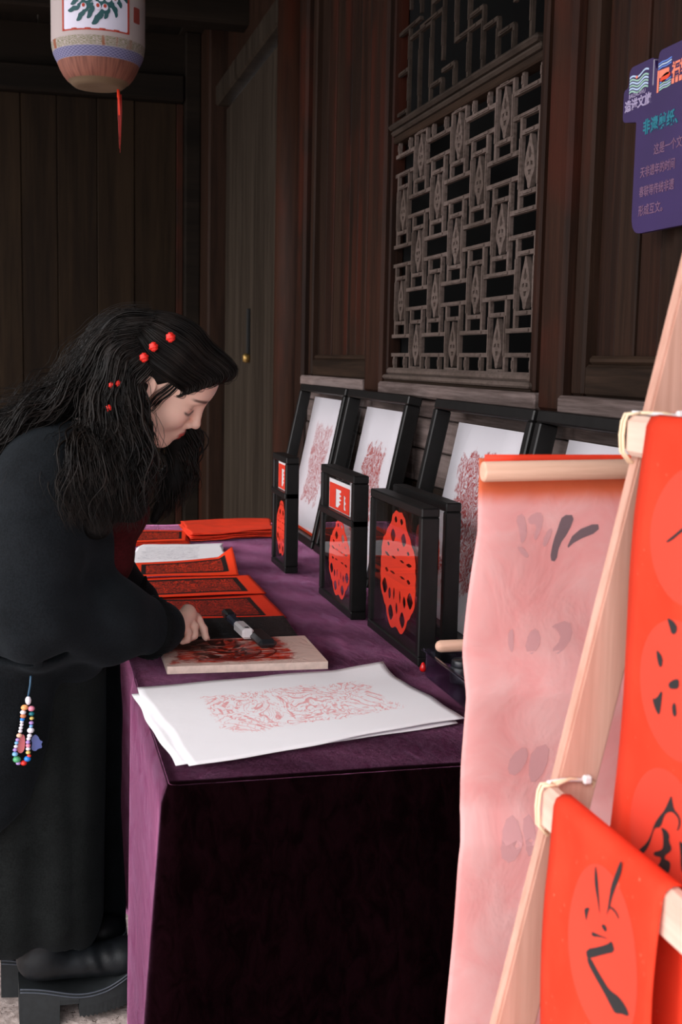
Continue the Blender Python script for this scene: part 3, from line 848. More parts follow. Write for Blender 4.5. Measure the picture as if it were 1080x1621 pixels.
# ------------------------------------------------------------------ standing paper-cut frames
def papercut(name, cy, cz, hw, hh, parent, x, seed=0, mat=REDCUT, style=0, thick=.0012):
    half = [(0.06, .98), (.16, 1.0), (.26, .94), (.36, .90), (.40, .78), (.52, .70), (.66, .62), (.72, .52), (.86, .46), (.92, .34), (.97, .24), (.93, .16), (1.0, .06), (.97, -.06), (1.0, -.18), (.95, -.30), (.98, -.40), (.88, -.52), (.80, -.56), (.72, -.66), (.60, -.70), (.55, -.82), (.44, -.92), (.30, -1.0), (.16, -.98), (.06, -.93)]
    out = smoothpoly([(a * hw, b * hh) for a, b in half] + [(-a * hw, b * hh) for a, b in half[::-1]], 1)
    holes = []
    def lens(cx, cz_, w, h, rot=0, flip=True):
        for sg in ((-1, 1) if flip else (1,)):
            q = []
            for i in range(12):
                a = 2 * math.pi * i / 12
                xx = w * math.cos(a) * (1 - .35 * abs(math.sin(a))); zz = h * math.sin(a)
                q.append(((sg * (cx + xx * math.cos(rot) - zz * math.sin(rot))) * hw, (cz_ + xx * math.sin(rot) + zz * math.cos(rot)) * hh))
            holes.append(q)
    lens(.33, -.75, .16, .135, .10); lens(.72, -.36, .17, .135, .05); lens(.42, -.44, .09, .10, .12); lens(.17, -.40, .05, .11, .08)
    lens(0, -.62, .07, .10, 0, False); lens(.62, -.07, .11, .038); lens(.28, -.06, .15, .022); lens(.30, .56, .15, .11, -.1)
    lens(.62, .20, .16, .030, .1); lens(.24, .20, .13, .022); lens(0, .36, .06, .028, 0, False); lens(.16, .84, .09, .055); lens(.56, .38, .08, .035)
    me = flat2d([out], thick, holes)
    mapped(me, lambda a, b, t: (x + t, cy - a, cz + b)); me.name = name
    return link(name, me, parent, mat)
def standing_frame(x, y0, y1, h, label, d=.04, mid=None, skew=0.0):
    w = y1 - y0; fw = .020
    root = empty('papercut_frame', (x, y0, TOP + .002), (0, 0, skew)); tag(root, label, 'picture frame', 'standing paper-cut frames')
    def b(name, x0_, x1_, ya, yb, za, zb, m, bev=.0025): return box(name, x0_, x1_, ya, yb, za, zb, m, root, bev)
    b('frame_rail', 0, d, 0, w, 0, fw, FRAMEB); b('frame_rail', 0, d, 0, w, h - fw, h, FRAMEB)
    b('frame_stile', 0, d, 0, fw, fw, h - fw, FRAMEB); b('frame_stile', 0, d, w - fw, w, fw, h - fw, FRAMEB)
    zs = [(fw, h - fw)]
    if mid:
        b('middle_rail', -.004, d, 0.0, w, mid - .009, mid + .009, FRAMEB)
        zs = [(fw, mid - .009), (mid + .009, h - fw)]
    for za, zb in zs:
        grid('glass_pane', lambda u, v: (.006, (w - fw) - (w - 2 * fw) * u, za + (zb - za) * v), 1, 1, GLASS, root)
        grid('glass_back', lambda u, v: (.015, (w - fw) - (w - 2 * fw) * u, za + (zb - za) * v), 1, 1, GLASS, root)
    return root
s1 = standing_frame(.735, 3.508, 3.722, .352, 'farthest small standing frame with red paper cuts, two panes', mid=.235)
papercut('paper_cut', .110, .125, .075, .085, s1, .0105, 2)
s2 = standing_frame(.765, 2.842, 3.190, .362, 'middle standing frame with red paper cuts in two panes', mid=.242)
papercut('paper_cut', .165, .128, .112, .103, s2, .0105, 5)
s3 = standing_frame(.788, 2.371, 2.770, .340, 'nearest standing frame with one tall red paper cut of scalloped outline')
papercut('paper_cut', .195, .172, .135, .138, s3, .0105, 8)
s4 = standing_frame(.850, 2.395, 2.790, .348, 'standing frame tucked directly behind the nearest paper-cut frame', d=.035)
papercut('paper_cut', .150, .230, .085, .085, s4, .0105, 4, plain('dull_red_paper', (0.36, 0.02, 0.008), .7))
# upper panes: white card with red cut strips
def card(root, y0, y1, z0, z1, x=.0115, bars=4, whole=True):
    c_ = box('white_card', x, x + .0008, y0 - .008, y1 + .008, z0 - .004, z1 + .010, PAPER0, root, 0)
    polys = []
    w = y1 - y0; h = z1 - z0
    out = [(0, 0), (w, 0), (w, h), (0, h)]
    holes = [[(w * .32, h * .10), (w * .32, h * .82), (w * .60, h * .82), (w * .60, h * .74), (w * .5, h * .68), (w * .62, h * .60), (w * .5, h * .52), (w * .62, h * .44), (w * .5, h * .36), (w * .58, h * .28), (w * .5, h * .2), (w * .45, h * .10)],
             [(w * .72, h * .12), (w * .72, h * .70), (w * .82, h * .62), (w * .78, h * .5), (w * .84, h * .4), (w * .78, h * .3), (w * .84, h * .12)]]
    me = flat2d([out], .0006, holes)
    mapped(me, lambda a, b, t: (x - .0012 + t, y1 - a, z0 + b)); me.name = 'paper_cut_strip'
    link('paper_cut_strip', me, root, REDCUT)
card(s1, .022, .165, .247, .322); card(s2, .075, .285, .253, .320)

# ------------------------------------------------------------------ purple notice board
sg = empty('notice_board', (1.07, 2.06, 1.66)); tag(sg, 'purple notice board with rounded corners and Chinese lettering on the timber wall', 'sign')
X_ = 1.07
def outl(pts, n=1): return smoothpoly(pts, n)
def rounded(p, r, seg=6):
    out = []
    m = len(p)
    for i in range(m):
        a, b, c_ = np.array(p[i - 1], float), np.array(p[i], float), np.array(p[(i + 1) % m], float)
        u = (a - b); lu = np.linalg.norm(u); u /= lu
        v = (c_ - b); lv = np.linalg.norm(v); v /= lv
        rr = min(r[i] if hasattr(r, '__len__') else r, lu * .45, lv * .45)
        p0, p1 = b + u * rr, b + v * rr
        for k in range(seg + 1):
            t = k / seg
            out.append(tuple((1 - t) ** 2 * p0 + 2 * t * (1 - t) * b + t * t * p1))
    return out
# coordinates: a = distance to the right of y=2.06 (a grows towards the viewer), b = height above 1.66
A = lambda y: 2.06 - y
brd = rounded([(A(2.062), -.020), (A(2.062), .182), (A(2.116), .190), (A(2.116), .247), (A(2.099), .250), (A(2.097), .284), (A(2.006), .284), (A(1.998), .262), (A(1.992), .262), (A(1.990), .290), (A(1.90), .290), (A(1.30), .290), (A(1.30), -.020)],
              [.035, .004, .012, .012, .006, .016, .014, .004, .004, .016, .01, .02, .03])
me = flat2d([brd], .010); mapped(me, lambda a, b, t: (t + .010, -a, b))
bo = link('board', me, sg, PURPLE); bo['label'] = 'purple board with a stepped rounded top'
def shape(name, pts, mat, lift=.0008):
    me = flat2d(pts, .0006); mapped(me, lambda a, b, t: (.0050 - lift + t, -a, b)); me.name = name
    return link(name, me, sg, mat)
def txt(s, y, zb, size, mat, bold=.0, sx=1.0, spacing=1.0):
    me = text_mesh(s, size, bold, .0006, spacing)
    mapped(me, lambda a, b, t: (.0050 - .0008 + t, (y - 2.06) - a * sx, zb - 1.66 + b)); me.name = 'lettering'
    return link('lettering', me, sg, mat)
txt('非遗剪纸、', 2.034, 1.8165, .0275, TEAL, .0009, .98, 1.08)
txt('这是一个文', 1.990, 1.7740, .0205, MAUVE, .0002, .95)
txt('天非遗年的时间', 2.036, 1.7400, .0205, MAUVE, .0002, .86)
txt('春联等传统非遗', 2.036, 1.7055, .0205, MAUVE, .0002, .86)
txt('形成互文。', 2.036, 1.6722, .0205, MAUVE, .0002, .98)
txt('造进文旅', 2.108, 1.8680, .0215, LILAC, .0007, 1.15)
txt('BAIZAOWU', 2.094, 1.8885, .0105, LILAC, .0001, 1.1)
# wave emblem
for k in range(6):
    z0 = 1.8990 + .0052 * k - 1.66
    top = [(A(2.0935) + .0705 * q / 16, z0 + .0030 * math.sin(q / 16 * 9.0 + .5) + (0 if k < 5 else .004 * q / 16)) for q in range(17)]
    bot = [(p[0], p[1] - .0032) for p in top[::-1]]
    shape('wave_stripe', [top + bot], LOGOW if k % 2 else LOGOG)
shape('emblem_dot', [[(A(2.066) + .004 * math.cos(q), .262 + .0025 * math.sin(q)) for q in np.linspace(0, 6.0, 10)]], LOGOO, .0012)
# coloured square emblem
y0_, y1_ = 1.990, 1.943
shape('emblem_stroke', [[(A(y0_), .2185), (A(y0_), .2560), (A(1.984), .2560), (A(1.984), .2185)]], LOGOO)
shape('emblem_stroke', [[(A(1.983), .2420), (A(1.983), .2555), (A(1.950), .2545), (A(1.950), .2435)]], LOGOO)
for k in range(3):
    z0 = .2590 + .0042 * k
    shape('wave_stripe', [[(A(1.988), z0 - .002), (A(1.975), z0), (A(1.960), z0 - .001), (A(1.943), z0 + .001), (A(1.943), z0 + .0035), (A(1.960), z0 + .0015), (A(1.975), z0 + .0025), (A(1.988), z0 + .0005)]], (LOGOB, LOGOW, LOGOB)[k])
shape('emblem_stroke', [smoothpoly([(A(1.981), .2385), (A(1.972), .2450), (A(1.955), .2480), (A(1.944), .2440), (A(1.950), .2370), (A(1.966), .2335), (A(1.976), .2345)], 1)], LOGOR)
for k in range(4):
    z0 = .2215 + .0040 * k
    shape('wave_stripe', [[(A(1.982) + .001 * k, z0 - .0015), (A(1.968), z0 + .001), (A(1.955), z0), (A(1.943), z0 + .002), (A(1.943), z0 + .0042), (A(1.955), z0 + .0022), (A(1.968), z0 + .0032), (A(1.982), z0 + .001)]], (LOGOG, LOGOW, LOGOG, LOGOB)[k])
txt('福地', 1.940, 1.8965, .0270, LOGOO, .0010, 1.0)
for k in range(4):
    yy = 1.9395 - .0125 * k
    shape('emblem_block', [[(A(yy), .2235), (A(yy), .2325), (A(yy) + .0085, .2325), (A(yy) + .0085, .2235)]], LOGOO)
# grey board edges beside the logo tabs
box('board_edge', .0042, .0148, 2.0045 - 2.06, 2.0085 - 2.06, .235, .280, PURPLEEDGE, sg, .001)

# ------------------------------------------------------------------ lantern
lan = empty('palace_lantern', (0.204, 3.80, 2.190)); tag(lan, 'white cylindrical lantern with peacock-green painting hanging from the eave', 'lantern')
def lantern_mat():
    t = NT('lantern_silk'); uv = uvs(t)
    P = t.coord()
    v = t.n('ShaderNodeSeparateXYZ', {0: P}).outputs[2]
    n = t.noise(t.mapping(uv, (90, 260, 1)), 1.0, 3, 0.7)
    n2 = t.noise(t.mapping(uv, (22, 1, 1)), 1.0, 1, 0.5)
    b1 = band(t, v, .098, .124, .002)
    c_ = t.mix(t.math('MULTIPLY', b1, t.step(n, .46, .54)), (0.44, 0.37, 0.36), (0.15, 0.15, 0.065))
    c_ = t.mix(t.math('MULTIPLY', b1, t.step(n2, .57, .62)), c_, (0.24, 0.065, 0.02))
    b2 = band(t, v, .0695, .097, .001)
    ck = t.n('ShaderNodeTexChecker', {'Vector': t.mapping(uv, (1, 0.55, 1)), 'Scale': 110.0}).outputs[1]
    c_ = t.mix(b2, c_, t.mix(t.math('MULTIPLY', ck, .6), (0.085, 0.085, 0.20), (0.30, 0.29, 0.42)))
    pl = t.noise(t.mapping(uv, (90, 3, 1)), 1.0, 2)
    c_ = t.mix(t.math('SUBTRACT', 1.0, t.step(v, .0685, .0700)), c_, t.mix(t.step(pl, .35, .6), (0.13, 0.040, 0.026), (0.24, 0.085, 0.055)))
    c_ = t.mix(t.math('SUBTRACT', 1.0, t.step(v, .0200, .0215)), c_, (0.13, 0.085, 0.045))
    d = t.bsdf(c_, .7)
    tl = t.n('ShaderNodeBsdfTranslucent', {'Color': (0.45, 0.36, 0.32, 1)})
    mx = t.n('ShaderNodeMixShader', {0: .12, 1: d.outputs[0], 2: tl.outputs[0]})
    return t.done(mx)
LR = .138
prof = [(0.0, 0.010), (.060, .004), (.072, .006), (.080, .012), (.088, .020), (.092, .0216), (.104, .036), (.113, .052), (.119, .066), (.1215, .072), (.128, .084), (.133, .096), (.1365, .112), (LR, .130), (LR, .22), (LR, .36), (LR, .50), (.136, .53), (.125, .555), (.105, .575), (.080, .588)]
lb = lathe('lantern_body', prof, lantern_mat(), lan, 64)
lb.rotation_euler = (0, 0, 0)
def on_cyl(pts, name, mat, r=LR + .0012, a0=-math.pi / 2 - .12, thick=.0008, par=None):
    """flat shapes (metres, x to the right as seen from outside) wrapped on the lantern"""
    me = flat2d(pts, thick)
    bm = bmesh.new(); bm.from_mesh(me)
    bmesh.ops.subdivide_edges(bm, edges=[e for e in bm.edges if e.calc_length() > .02], cuts=4)
    bm.to_mesh(me); bm.free()
    mapped(me, lambda a, b, t: ((r + t) * math.cos(a0 + a / LR), (r + t) * math.sin(a0 + a / LR), b - .027)); me.name = name
    return link(name, me, par or lan, mat)
LRED = plain('lantern_red', (0.36, 0.030, 0.012), .7); LGRN = plain('lantern_green', (0.012, 0.072, 0.080), .7)
LWHT = plain('lantern_white', (0.62, 0.60, 0.72), .7); LSEAL = plain('lantern_seal_red', (0.24, 0.04, 0.03), .7)
grid('painted_panel', lambda u, v: ((LR + .0008) * math.cos(-math.pi / 2 - .12 + (-.1 + .2 * u) / LR), (LR + .0008) * math.sin(-math.pi / 2 - .12 + (-.1 + .2 * u) / LR), .141 + .33 * v), 24, 4, LWHT, lan)
for q in ([(-.104, .164), (.104, .164), (.104, .170), (-.104, .170)], [(-.104, .164), (-.098, .164), (-.098, .50), (-.104, .50)], [(.098, .164), (.104, .164), (.104, .50), (.098, .50)]):
    on_cyl([q], 'border_line', LRED, LR + .0014)
random.seed(5)
def leaf(cx, cz, L, a, w=.35):
    q = []
    for k in range(16):
        s = k / 16 * 2 * math.pi
        xx = L * .5 * math.cos(s); zz = L * w * .5 * math.sin(s) * (1 + .25 * math.sin(s * 5))
        q.append((cx + xx * math.cos(a) - zz * math.sin(a), cz + xx * math.sin(a) + zz * math.cos(a)))
    return q
for (cx, cz, L, a) in [(-.062, .222, .040, .25), (-.040, .203, .040, .9), (.008, .196, .048, .85), (.034, .212, .036, 1.2), (.060, .218, .030, 1.6), (-.080, .262, .045, .2), (-.060, .285, .05, -.4), (.068, .25, .04, 2.0), (.075, .285, .04, 2.6), (-.02, .225, .04, .7), (-.03, .238, .045, .35), (.03, .24, .05, -.3), (-.055, .245, .04, .6), (.05, .236, .04, 1.9), (-.012, .212, .04, 1.1), (.022, .214, .04, .6), (-.09, .285, .04, .5), (.088, .262, .03, 2.2), (.02, .232, .03, .3), (-.085, .31, .04, .3), (0, .25, .05, 0), (-.04, .27, .04, .4), (.04, .26, .04, 2.7), (0, .30, .06, .2), (-.05, .33, .05, .6), (.05, .32, .05, 2.4)]:
    on_cyl([leaf(cx, cz, L, a)], 'painted_leaf', LGRN, LR + .0020)
for r_, zz in enumerate((.228, .252, .276, .300)):
    for k in range(6):
        cx = -.052 + .020 * k + .009 * (r_ % 2)
        if r_ == 0 and k not in (1, 3, 4): continue
        on_cyl([[(cx + .0088 * math.cos(q), zz + .0095 * math.sin(q)) for q in np.linspace(0, 5.8, 12)]], 'painted_petal', LWHT, LR + .0030)
        on_cyl([[(cx + .0045 * math.cos(q), zz + .003 + .0055 * math.sin(q)) for q in np.linspace(0, 5.8, 10)]], 'painted_berry', LRED, LR + .0042)
for zz in (.225, .30, .375):
    on_cyl([rounded([(.122, zz - .022), (.150, zz - .022), (.150, zz + .022), (.122, zz + .022)], .004)], 'red_seal', LSEAL, LR + .0014)
tube('tassel_cord', [(.058, 0, .006), (.060, 0, -.03), (.062, 0, -.07)], .0045, REDP, lan, 8)
V = []; F = []
for k in range(9):
    a = k / 9 * 6.28; rr = .0025 + .0018 * (k % 3)
    L = .095 + .012 * (k % 4)
    v, f = tube_data([(.062 + rr * math.cos(a), rr * math.sin(a), -.010 - .01 * (k % 2)), (.063 + rr * math.cos(a), rr * math.sin(a), -.06), (.063 + .002 * math.cos(a), .002 * math.sin(a), -L - .03 * (k % 3))], [.0016, .0013, .0006], 5)
    F += [tuple(i + len(V) for i in g) for g in f]; V += list(v)
link('tassel', pydata('tassel', V, F), lan, plain('tassel_red', (0.30, 0.015, 0.010), .6), True)
tube('hanging_cord', [(0, 0, .588), (0, 0, .80), (0, 0, .938)], .004, REDP, lan, 8)
lathe('top_cap', [(.082, .586), (.082, .600), (.05, .606), (0.0, .606)], LSEAL, lan, 32)

# ------------------------------------------------------------------ easel of pine slats with scrolls
ez = empty('scroll_rack', (0.75, 0.9, 0)); tag(ez, 'pale pine A-frame rack carrying the red calligraphy scrolls', 'rack')
def prism(name, p0, p1, wx, wy, mat, par, bev=.0025, off=(0, 0, 0)):
    """square-cut slat from p0 to p1 (in an x-z plane): wx across, wy along y"""
    p0 = Vector(p0); p1 = Vector(p1); d = (p1 - p0); L = d.length; d.normalize()
    yv = Vector((0, 1, 0)); xv = yv.cross(d).normalized()
    bm = bmesh.new(); bmesh.ops.create_cube(bm, size=1)
    for v in bm.verts: v.co = p0 + d * ((v.co.z + .5) * L) + xv * v.co.x * wx + yv * v.co.y * wy
    bmesh.ops.bevel(bm, geom=bm.edges[:], offset=bev, segments=2, affect='EDGES')
    bmesh.ops.recalc_face_normals(bm, faces=bm.faces)
    me = bpy.data.meshes.new(name); bm.to_mesh(me); bm.free()
    o = link(name, me, par, mat); o.matrix_parent_inverse = Matrix.Translation(-par.location); return o
# the slat's left edge passes (x .668, z 1.386) and (x .543, z .815)
ED = (0.668 - 0.543) / (1.386 - 0.815)
def edge_x(z): return 0.543 + ED * (z - 0.815)
HW = 0.0245
for yy in (1.209, 0.50):
    prism('front_leg', (edge_x(0.004) + HW, yy, 0.004), (edge_x(1.66) + HW, yy, 1.66), 0.049, 0.020, PINE, ez)
for yy in (1.185, 0.524):
    prism('rear_leg', (1.005, yy, 0.004), (edge_x(1.64) + .075, yy, 1.64), 0.05, 0.020, PINE, ez)
def hbar(zc, x0, h, t, ya, yb):
    o = box('crossbar', x0 - t, x0, ya, yb, zc - h / 2, zc + h / 2, PINEY, ez, .006); o.matrix_parent_inverse = Matrix.Translation(-ez.location); return o
def bx_(zc): return edge_x(zc) - .0005
BARS = ((1.3235, .637, .045, 1.214), (0.910, .545, .050, 1.192))      # centre z, outer face x, height, far end y
for zc, xf, hh, ye in BARS: hbar(zc, xf + .020, hh, .020, 0.44, ye)
tube('pivot_rod', [(edge_x(1.60) + .045, .47, 1.60), (edge_x(1.60) + .045, 1.24, 1.60)], .006, PINEY, ez, 10).matrix_parent_inverse = Matrix.Translation(-ez.location)
for zc, xf, hh, ye in BARS:
    h2 = hh / 2 + .003
    xo = xf - .0030
    for q in (0.0, 0.007):
        yy = ye - .012 + q
        loop = [(xf + .012, yy, zc + h2), (xo + .002, yy + .004, zc + h2 - .002), (xo, yy + .006, zc + h2 - .01), (xo - .001, yy + .007, zc), (xo, yy + .006, zc - h2 + .008), (xo + .010, yy + .006, zc - h2 - .004),
                (xo + .030, yy + .02, zc - h2 - .006), (xo + .060, 1.2225, zc - .018), (xo + .072, 1.212, zc), (xo + .070, 1.195, zc + h2 - .006), (xo + .040, 1.195, zc + h2), (xf + .012, yy, zc + h2)]
        o = tube('cord_tie', loop, .0018, CORD, ez, 6); o.matrix_parent_inverse = Matrix.Translation(-ez.location)
    o = tube('cable_tie', [(xf + .006, ye - .004, zc + h2), (xf + .03, 1.1955, zc + h2 - .001), (xf + .060, 1.1955, zc + h2 - .003)], .0024, WHITEP, ez, 6); o.matrix_parent_inverse = Matrix.Translation(-ez.location)
    o = box('cable_tie_head', xf + .052, xf + .062, 1.190, 1.1985, zc + h2 - .007, zc + h2 + .003, WHITEP, ez, .002); o.matrix_parent_inverse = Matrix.Translation(-ez.location)

def hang(name, label, x, zt, ya, yb, zb, back_drop, drift, mat, cat='scroll', bulge=.006):
    """paper laid over a crossbar whose outer face is at x, top at zt; ya = near, yb = far edge"""
    t = .020
    prof = [(x + t + .006 + .004, zt - back_drop), (x + t + .005, zt - .04), (x + t + .004, zt - .006), (x + t * .8, zt + .0025), (x + t * .5, zt + .0032), (x + t * .2, zt + .0025), (x - .0022, zt - .004)]
    n = 30
    for k in range(1, n + 1):
        s = k / n
        prof.append((x - .0030 - bulge * math.sin(s * 5.0) * .6 + drift * s, zt - .004 - (zt - zb) * s))
    L = [0]
    for k in range(1, len(prof)): L.append(L[-1] + math.hypot(prof[k][0] - prof[k - 1][0], prof[k][1] - prof[k - 1][1]))
    def fn(u, v):
        s = v * L[-1]; k = max(0, min(len(prof) - 2, int(np.searchsorted(L, s)) - 1)); q = (s - L[k]) / (L[k + 1] - L[k])
        px_ = prof[k][0] * (1 - q) + prof[k + 1][0] * q; pz = prof[k][1] * (1 - q) + prof[k + 1][1] * q
        hang_ = max(0, (zt - pz)) if k >= 6 else 0
        px_ += .0035 * math.sin(u * 5 + pz * 14) * min(1, hang_ / .1)
        return (px_, yb + (ya - yb) * u, pz)
    o = grid(name, fn, 16, 120, mat, None, .0009)
    tag(o, label, cat)
    def surf(y, z):
        u = (yb - y) / (yb - ya)
        s = (zt - .004 - z) / (zt - zb); s = min(max(s, 0), 1)
        px_ = x - .0030 - bulge * math.sin(s * 5.0) * .6 + drift * s
        px_ += .0035 * math.sin(u * 5 + z * 14) * min(1, max(0, zt - z) / .1)
        return px_
    return o, surf
sc1, f1 = hang('red_scroll', 'red calligraphy scroll hanging from the upper crossbar of the rack', .637, 1.346, .80, 1.160, .30, .30, -.035, SCROLLR)
sc2, f2 = hang('red_scroll', 'red calligraphy scroll over the lower crossbar, one big character', .545, .935, .918, 1.152, .12, .25, .0, SCROLLR)

def ink_strokes(name, strokes, fn, parent, mat=INK, lift=.0011):
    V = []; F = []
    for st in strokes:
        me = flat2d([smoothpoly(st, 1)])
        bm = bmesh.new(); bm.from_mesh(me)
        bmesh.ops.subdivide_edges(bm, edges=[e for e in bm.edges if e.calc_length() > .012], cuts=3)
        bmesh.ops.triangulate(bm, faces=bm.faces)
        bm.verts.ensure_lookup_table(); bm.verts.index_update()
        n0 = len(V)
        V += [fn(v.co.x, v.co.y, lift) for v in bm.verts]
        F += [tuple(v.index + n0 for v in f.verts) for f in bm.faces]
        bm.free(); bpy.data.meshes.remove(me)
    me = pydata(name, V, F)
    return link(name, me, parent, mat)
INK_LOWER = [[(1.0465, 0.905), (1.0483, 0.893), (1.0464, 0.8811), (1.0403, 0.871), (1.0325, 0.8542), (1.0367, 0.8758), (1.0406, 0.8932)], [(0.9949, 0.9316), (1.0021, 0.9163), (1.0111, 0.8969), (1.0138, 0.8831), (1.0165, 0.8709), (1.0195, 0.8624), (1.0148, 0.8702), (1.0118, 0.8731), (1.0083, 0.8857), (1.0005, 0.9016), (0.9928, 0.9173), (0.9917, 0.9269)], [(1.012, 0.8746), (1.0025, 0.8759), (0.9945, 0.8743), (0.9912, 0.8723), (0.9906, 0.8754), (0.9965, 0.878), (1.0044, 0.8785), (1.0106, 0.8768)], [(1.0683, 0.848), (1.0557, 0.8548), (1.0603, 0.8455), (1.0618, 0.8366), (1.0655, 0.8414)], [(1.029, 0.8492), (1.0227, 0.8525), (1.017, 0.851), (1.0179, 0.8469), (1.0236, 0.8454), (1.0287, 0.8469)], [(1.0509, 0.8318), (1.0326, 0.8362), (1.0119, 0.8425), (1.0197, 0.8391), (1.0324, 0.8344), (1.048, 0.827)], [(1.0086, 0.8417), (1.0039, 0.8433), (0.9977, 0.8362), (1.0212, 0.8219), (1.0464, 0.805), (1.0546, 0.8008), (1.0579, 0.809), (1.0314, 0.8248), (1.0129, 0.8372)], [(1.0547, 0.8014), (1.0471, 0.8053), (1.0357, 0.8008), (1.0184, 0.7954), (1.0051, 0.793), (0.9864, 0.7969), (0.9708, 0.7962), (0.9619, 0.7919), (0.9654, 0.7881), (0.9787, 0.7832), (0.9905, 0.7766), (0.997, 0.7769), (1.0139, 0.7835), (1.0346, 0.7901), (1.0507, 0.7963)]]
INK_UPPER = [[(1.0417, 0.9733), (1.048, 0.9621), (1.0544, 0.9518), (1.0646, 0.9409), (1.0731, 0.9295), (1.0768, 0.9179), (1.0843, 0.9047), (1.1008, 0.8891), (1.0926, 0.8889), (1.0852, 0.8951), (1.0785, 0.9061), (1.0744, 0.9199), (1.0709, 0.9269), (1.0598, 0.9313), (1.0539, 0.947), (1.0469, 0.9526), (1.0381, 0.9565), (1.0289, 0.9556), (1.0241, 0.9527), (1.0251, 0.9455), (1.0281, 0.9399), (1.0223, 0.9446), (1.0198, 0.9543), (1.0256, 0.9588), (1.0348, 0.9602), (1.0383, 0.9667)], [(1.0598, 0.9317), (1.0487, 0.9337), (1.0408, 0.9304), (1.042, 0.924), (1.0351, 0.9199), (1.0373, 0.915), (1.0477, 0.9068), (1.0472, 0.9025), (1.0381, 0.9048), (1.0349, 0.9012), (1.0384, 0.8903), (1.0478, 0.8907), (1.061, 0.889), (1.0559, 0.8953), (1.0538, 0.9022), (1.0677, 0.8973), (1.07, 0.9009), (1.0573, 0.9077), (1.0521, 0.9129), (1.0531, 0.9224), (1.0556, 0.9284)], [(1.022, 0.9331), (1.0182, 0.923), (1.0155, 0.9067), (1.0107, 0.9029), (1.0037, 0.904), (1.008, 0.9273), (1.0104, 0.933)], [(1.0051, 0.9005), (1.0099, 0.8955), (1.0119, 0.8898), (1.0093, 0.89), (1.0027, 0.8948)], [(1.0898, 1.2237), (1.0786, 1.2308), (1.0659, 1.2401), (1.055, 1.2457), (1.0545, 1.2409), (1.0655, 1.236), (1.0766, 1.2277), (1.088, 1.2218)], [(1.0723, 1.1481), (1.0633, 1.148), (1.0558, 1.1463), (1.0501, 1.1425), (1.0524, 1.1353), (1.0601, 1.1336), (1.0657, 1.1407)], [(1.0881, 1.112), (1.0733, 1.1067), (1.0739, 1.0963), (1.0803, 1.095), (1.0862, 1.1035)], [(1.0925, 1.0587), (1.0832, 1.0601), (1.07, 1.075), (1.0713, 1.0574), (1.0742, 1.0445), (1.0837, 1.0486)], [(1.0595, 1.083), (1.0497, 1.0898), (1.0386, 1.0936), (1.0375, 1.0839), (1.0487, 1.08), (1.0559, 1.0789)], [(1.0495, 1.0637), (1.0422, 1.0692), (1.0376, 1.0554), (1.0458, 1.053)], [(1.0715, 1.2773), (1.062, 1.2824), (1.0608, 1.2711), (1.0697, 1.2726)]]

for st in INK_LOWER: ink_strokes('brush_stroke', [st], lambda y, z, l: (f2(y, z) - l, y, z), sc2)
for st in INK_UPPER: ink_strokes('brush_stroke', [st], lambda y, z, l: (f1(y, z) - l, y, z), sc1)
def ring(cy, cz, ry, rz, n=40): return [(cy + ry * math.cos(2 * math.pi * k / n), cz + rz * math.sin(2 * math.pi * k / n)) for k in range(n)]
ink_strokes('faded_medallion', [ring(1.022, .825, .075, .085)], lambda y, z, l: (f2(y, z) - l, y, z), sc2, SPOTRED, .0006)
for cz in (1.235, 1.08, .925):
    ink_strokes('faded_medallion', [ring(1.045, cz, .078, .070)], lambda y, z, l: (f1(y, z) - l, y, z), sc1, SPOTRED, .0006)

# pink scroll seen from its back, on a round dowel, at the near end of the table
PY = 1.50
dowel = empty('pink_scroll', (0.70, PY, 1.256)); tag(dowel, 'pale pink reverse of a hanging scroll on a round wooden dowel', 'scroll')
DR = .0138
tube('dowel', [(-.118, 0, 0), (-.1175, 0, 0), (-.116, 0, 0), (.30, 0, .006), (.301, 0, .006)], [.009, DR - .0008, DR, DR, .01], PINEX, dowel, 24)
def pink(u, v):
    L = 1.16
    d = v * L
    zz = .0165 - d
    # over the dowel top, then straight down behind it and forward again
    y = DR + .0014
    if d < .02: y = DR + .0014 + .004 * (1 - d / .02)
    y += float(np.interp(d, [0, .05, .10, .262, .275, .33, .488, .500, .545, .90, 1.2], [0, 0, -.004, .012, .0128, -.008, .013, .0135, -.010, .006, 0]))
    y += .005 * math.sin(u * 5 + d * 3) * min(1, d / .15) + .0022 * math.sin(u * 13 - d * 21) * min(1, d / .15)
    # left edge wanders as the paper narrows and sways
    left = -.1165 + .010 * min(1, d / .10) - .030 * min(1, d / .9) - .007 * math.sin(min(1, d / .45) * math.pi) + .006 * math.exp(-((d - .50) / .04) ** 2)
    right = .268 - .03 * d
    x = left + (right - left) * u
    curl = math.exp(-u / .05)
    y += .010 * curl * min(1, d / .1)
    return (x, y, zz)
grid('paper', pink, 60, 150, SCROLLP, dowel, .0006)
def lip(u, v):
    return (-.1085 + .39 * u, DR + .004 + .001 * v, .0100 + .0115 * v)
grid('red_edge', lip, 8, 2, REDP, dowel, .0012)
def on_pink(a, b):
    '''a = metres right of the dowel centre, b = height below the dowel (positive down)'''
    d = .0165 + b
    l = pink(0, d / 1.16); r = pink(1, d / 1.16)
    u = (a - l[0]) / (r[0] - l[0])
    p = pink(u, d / 1.16)
    return (p[0], p[1] - .0008, p[2])
def ghost(strokes, mat):
    for st in strokes: ink_strokes('show_through_stroke', [st], lambda a, b, l: on_pink(a, b), dowel, mat)
ghost([[(.008, .062), (.026, .062), (.018, .085), (.006, .104), (.004, .128), (-.006, .126), (-.004, .1), (.002, .078)],
       [(.026, .085), (.060, .072), (.062, .085), (.030, .098), (.016, .112)]], INKGHOST)
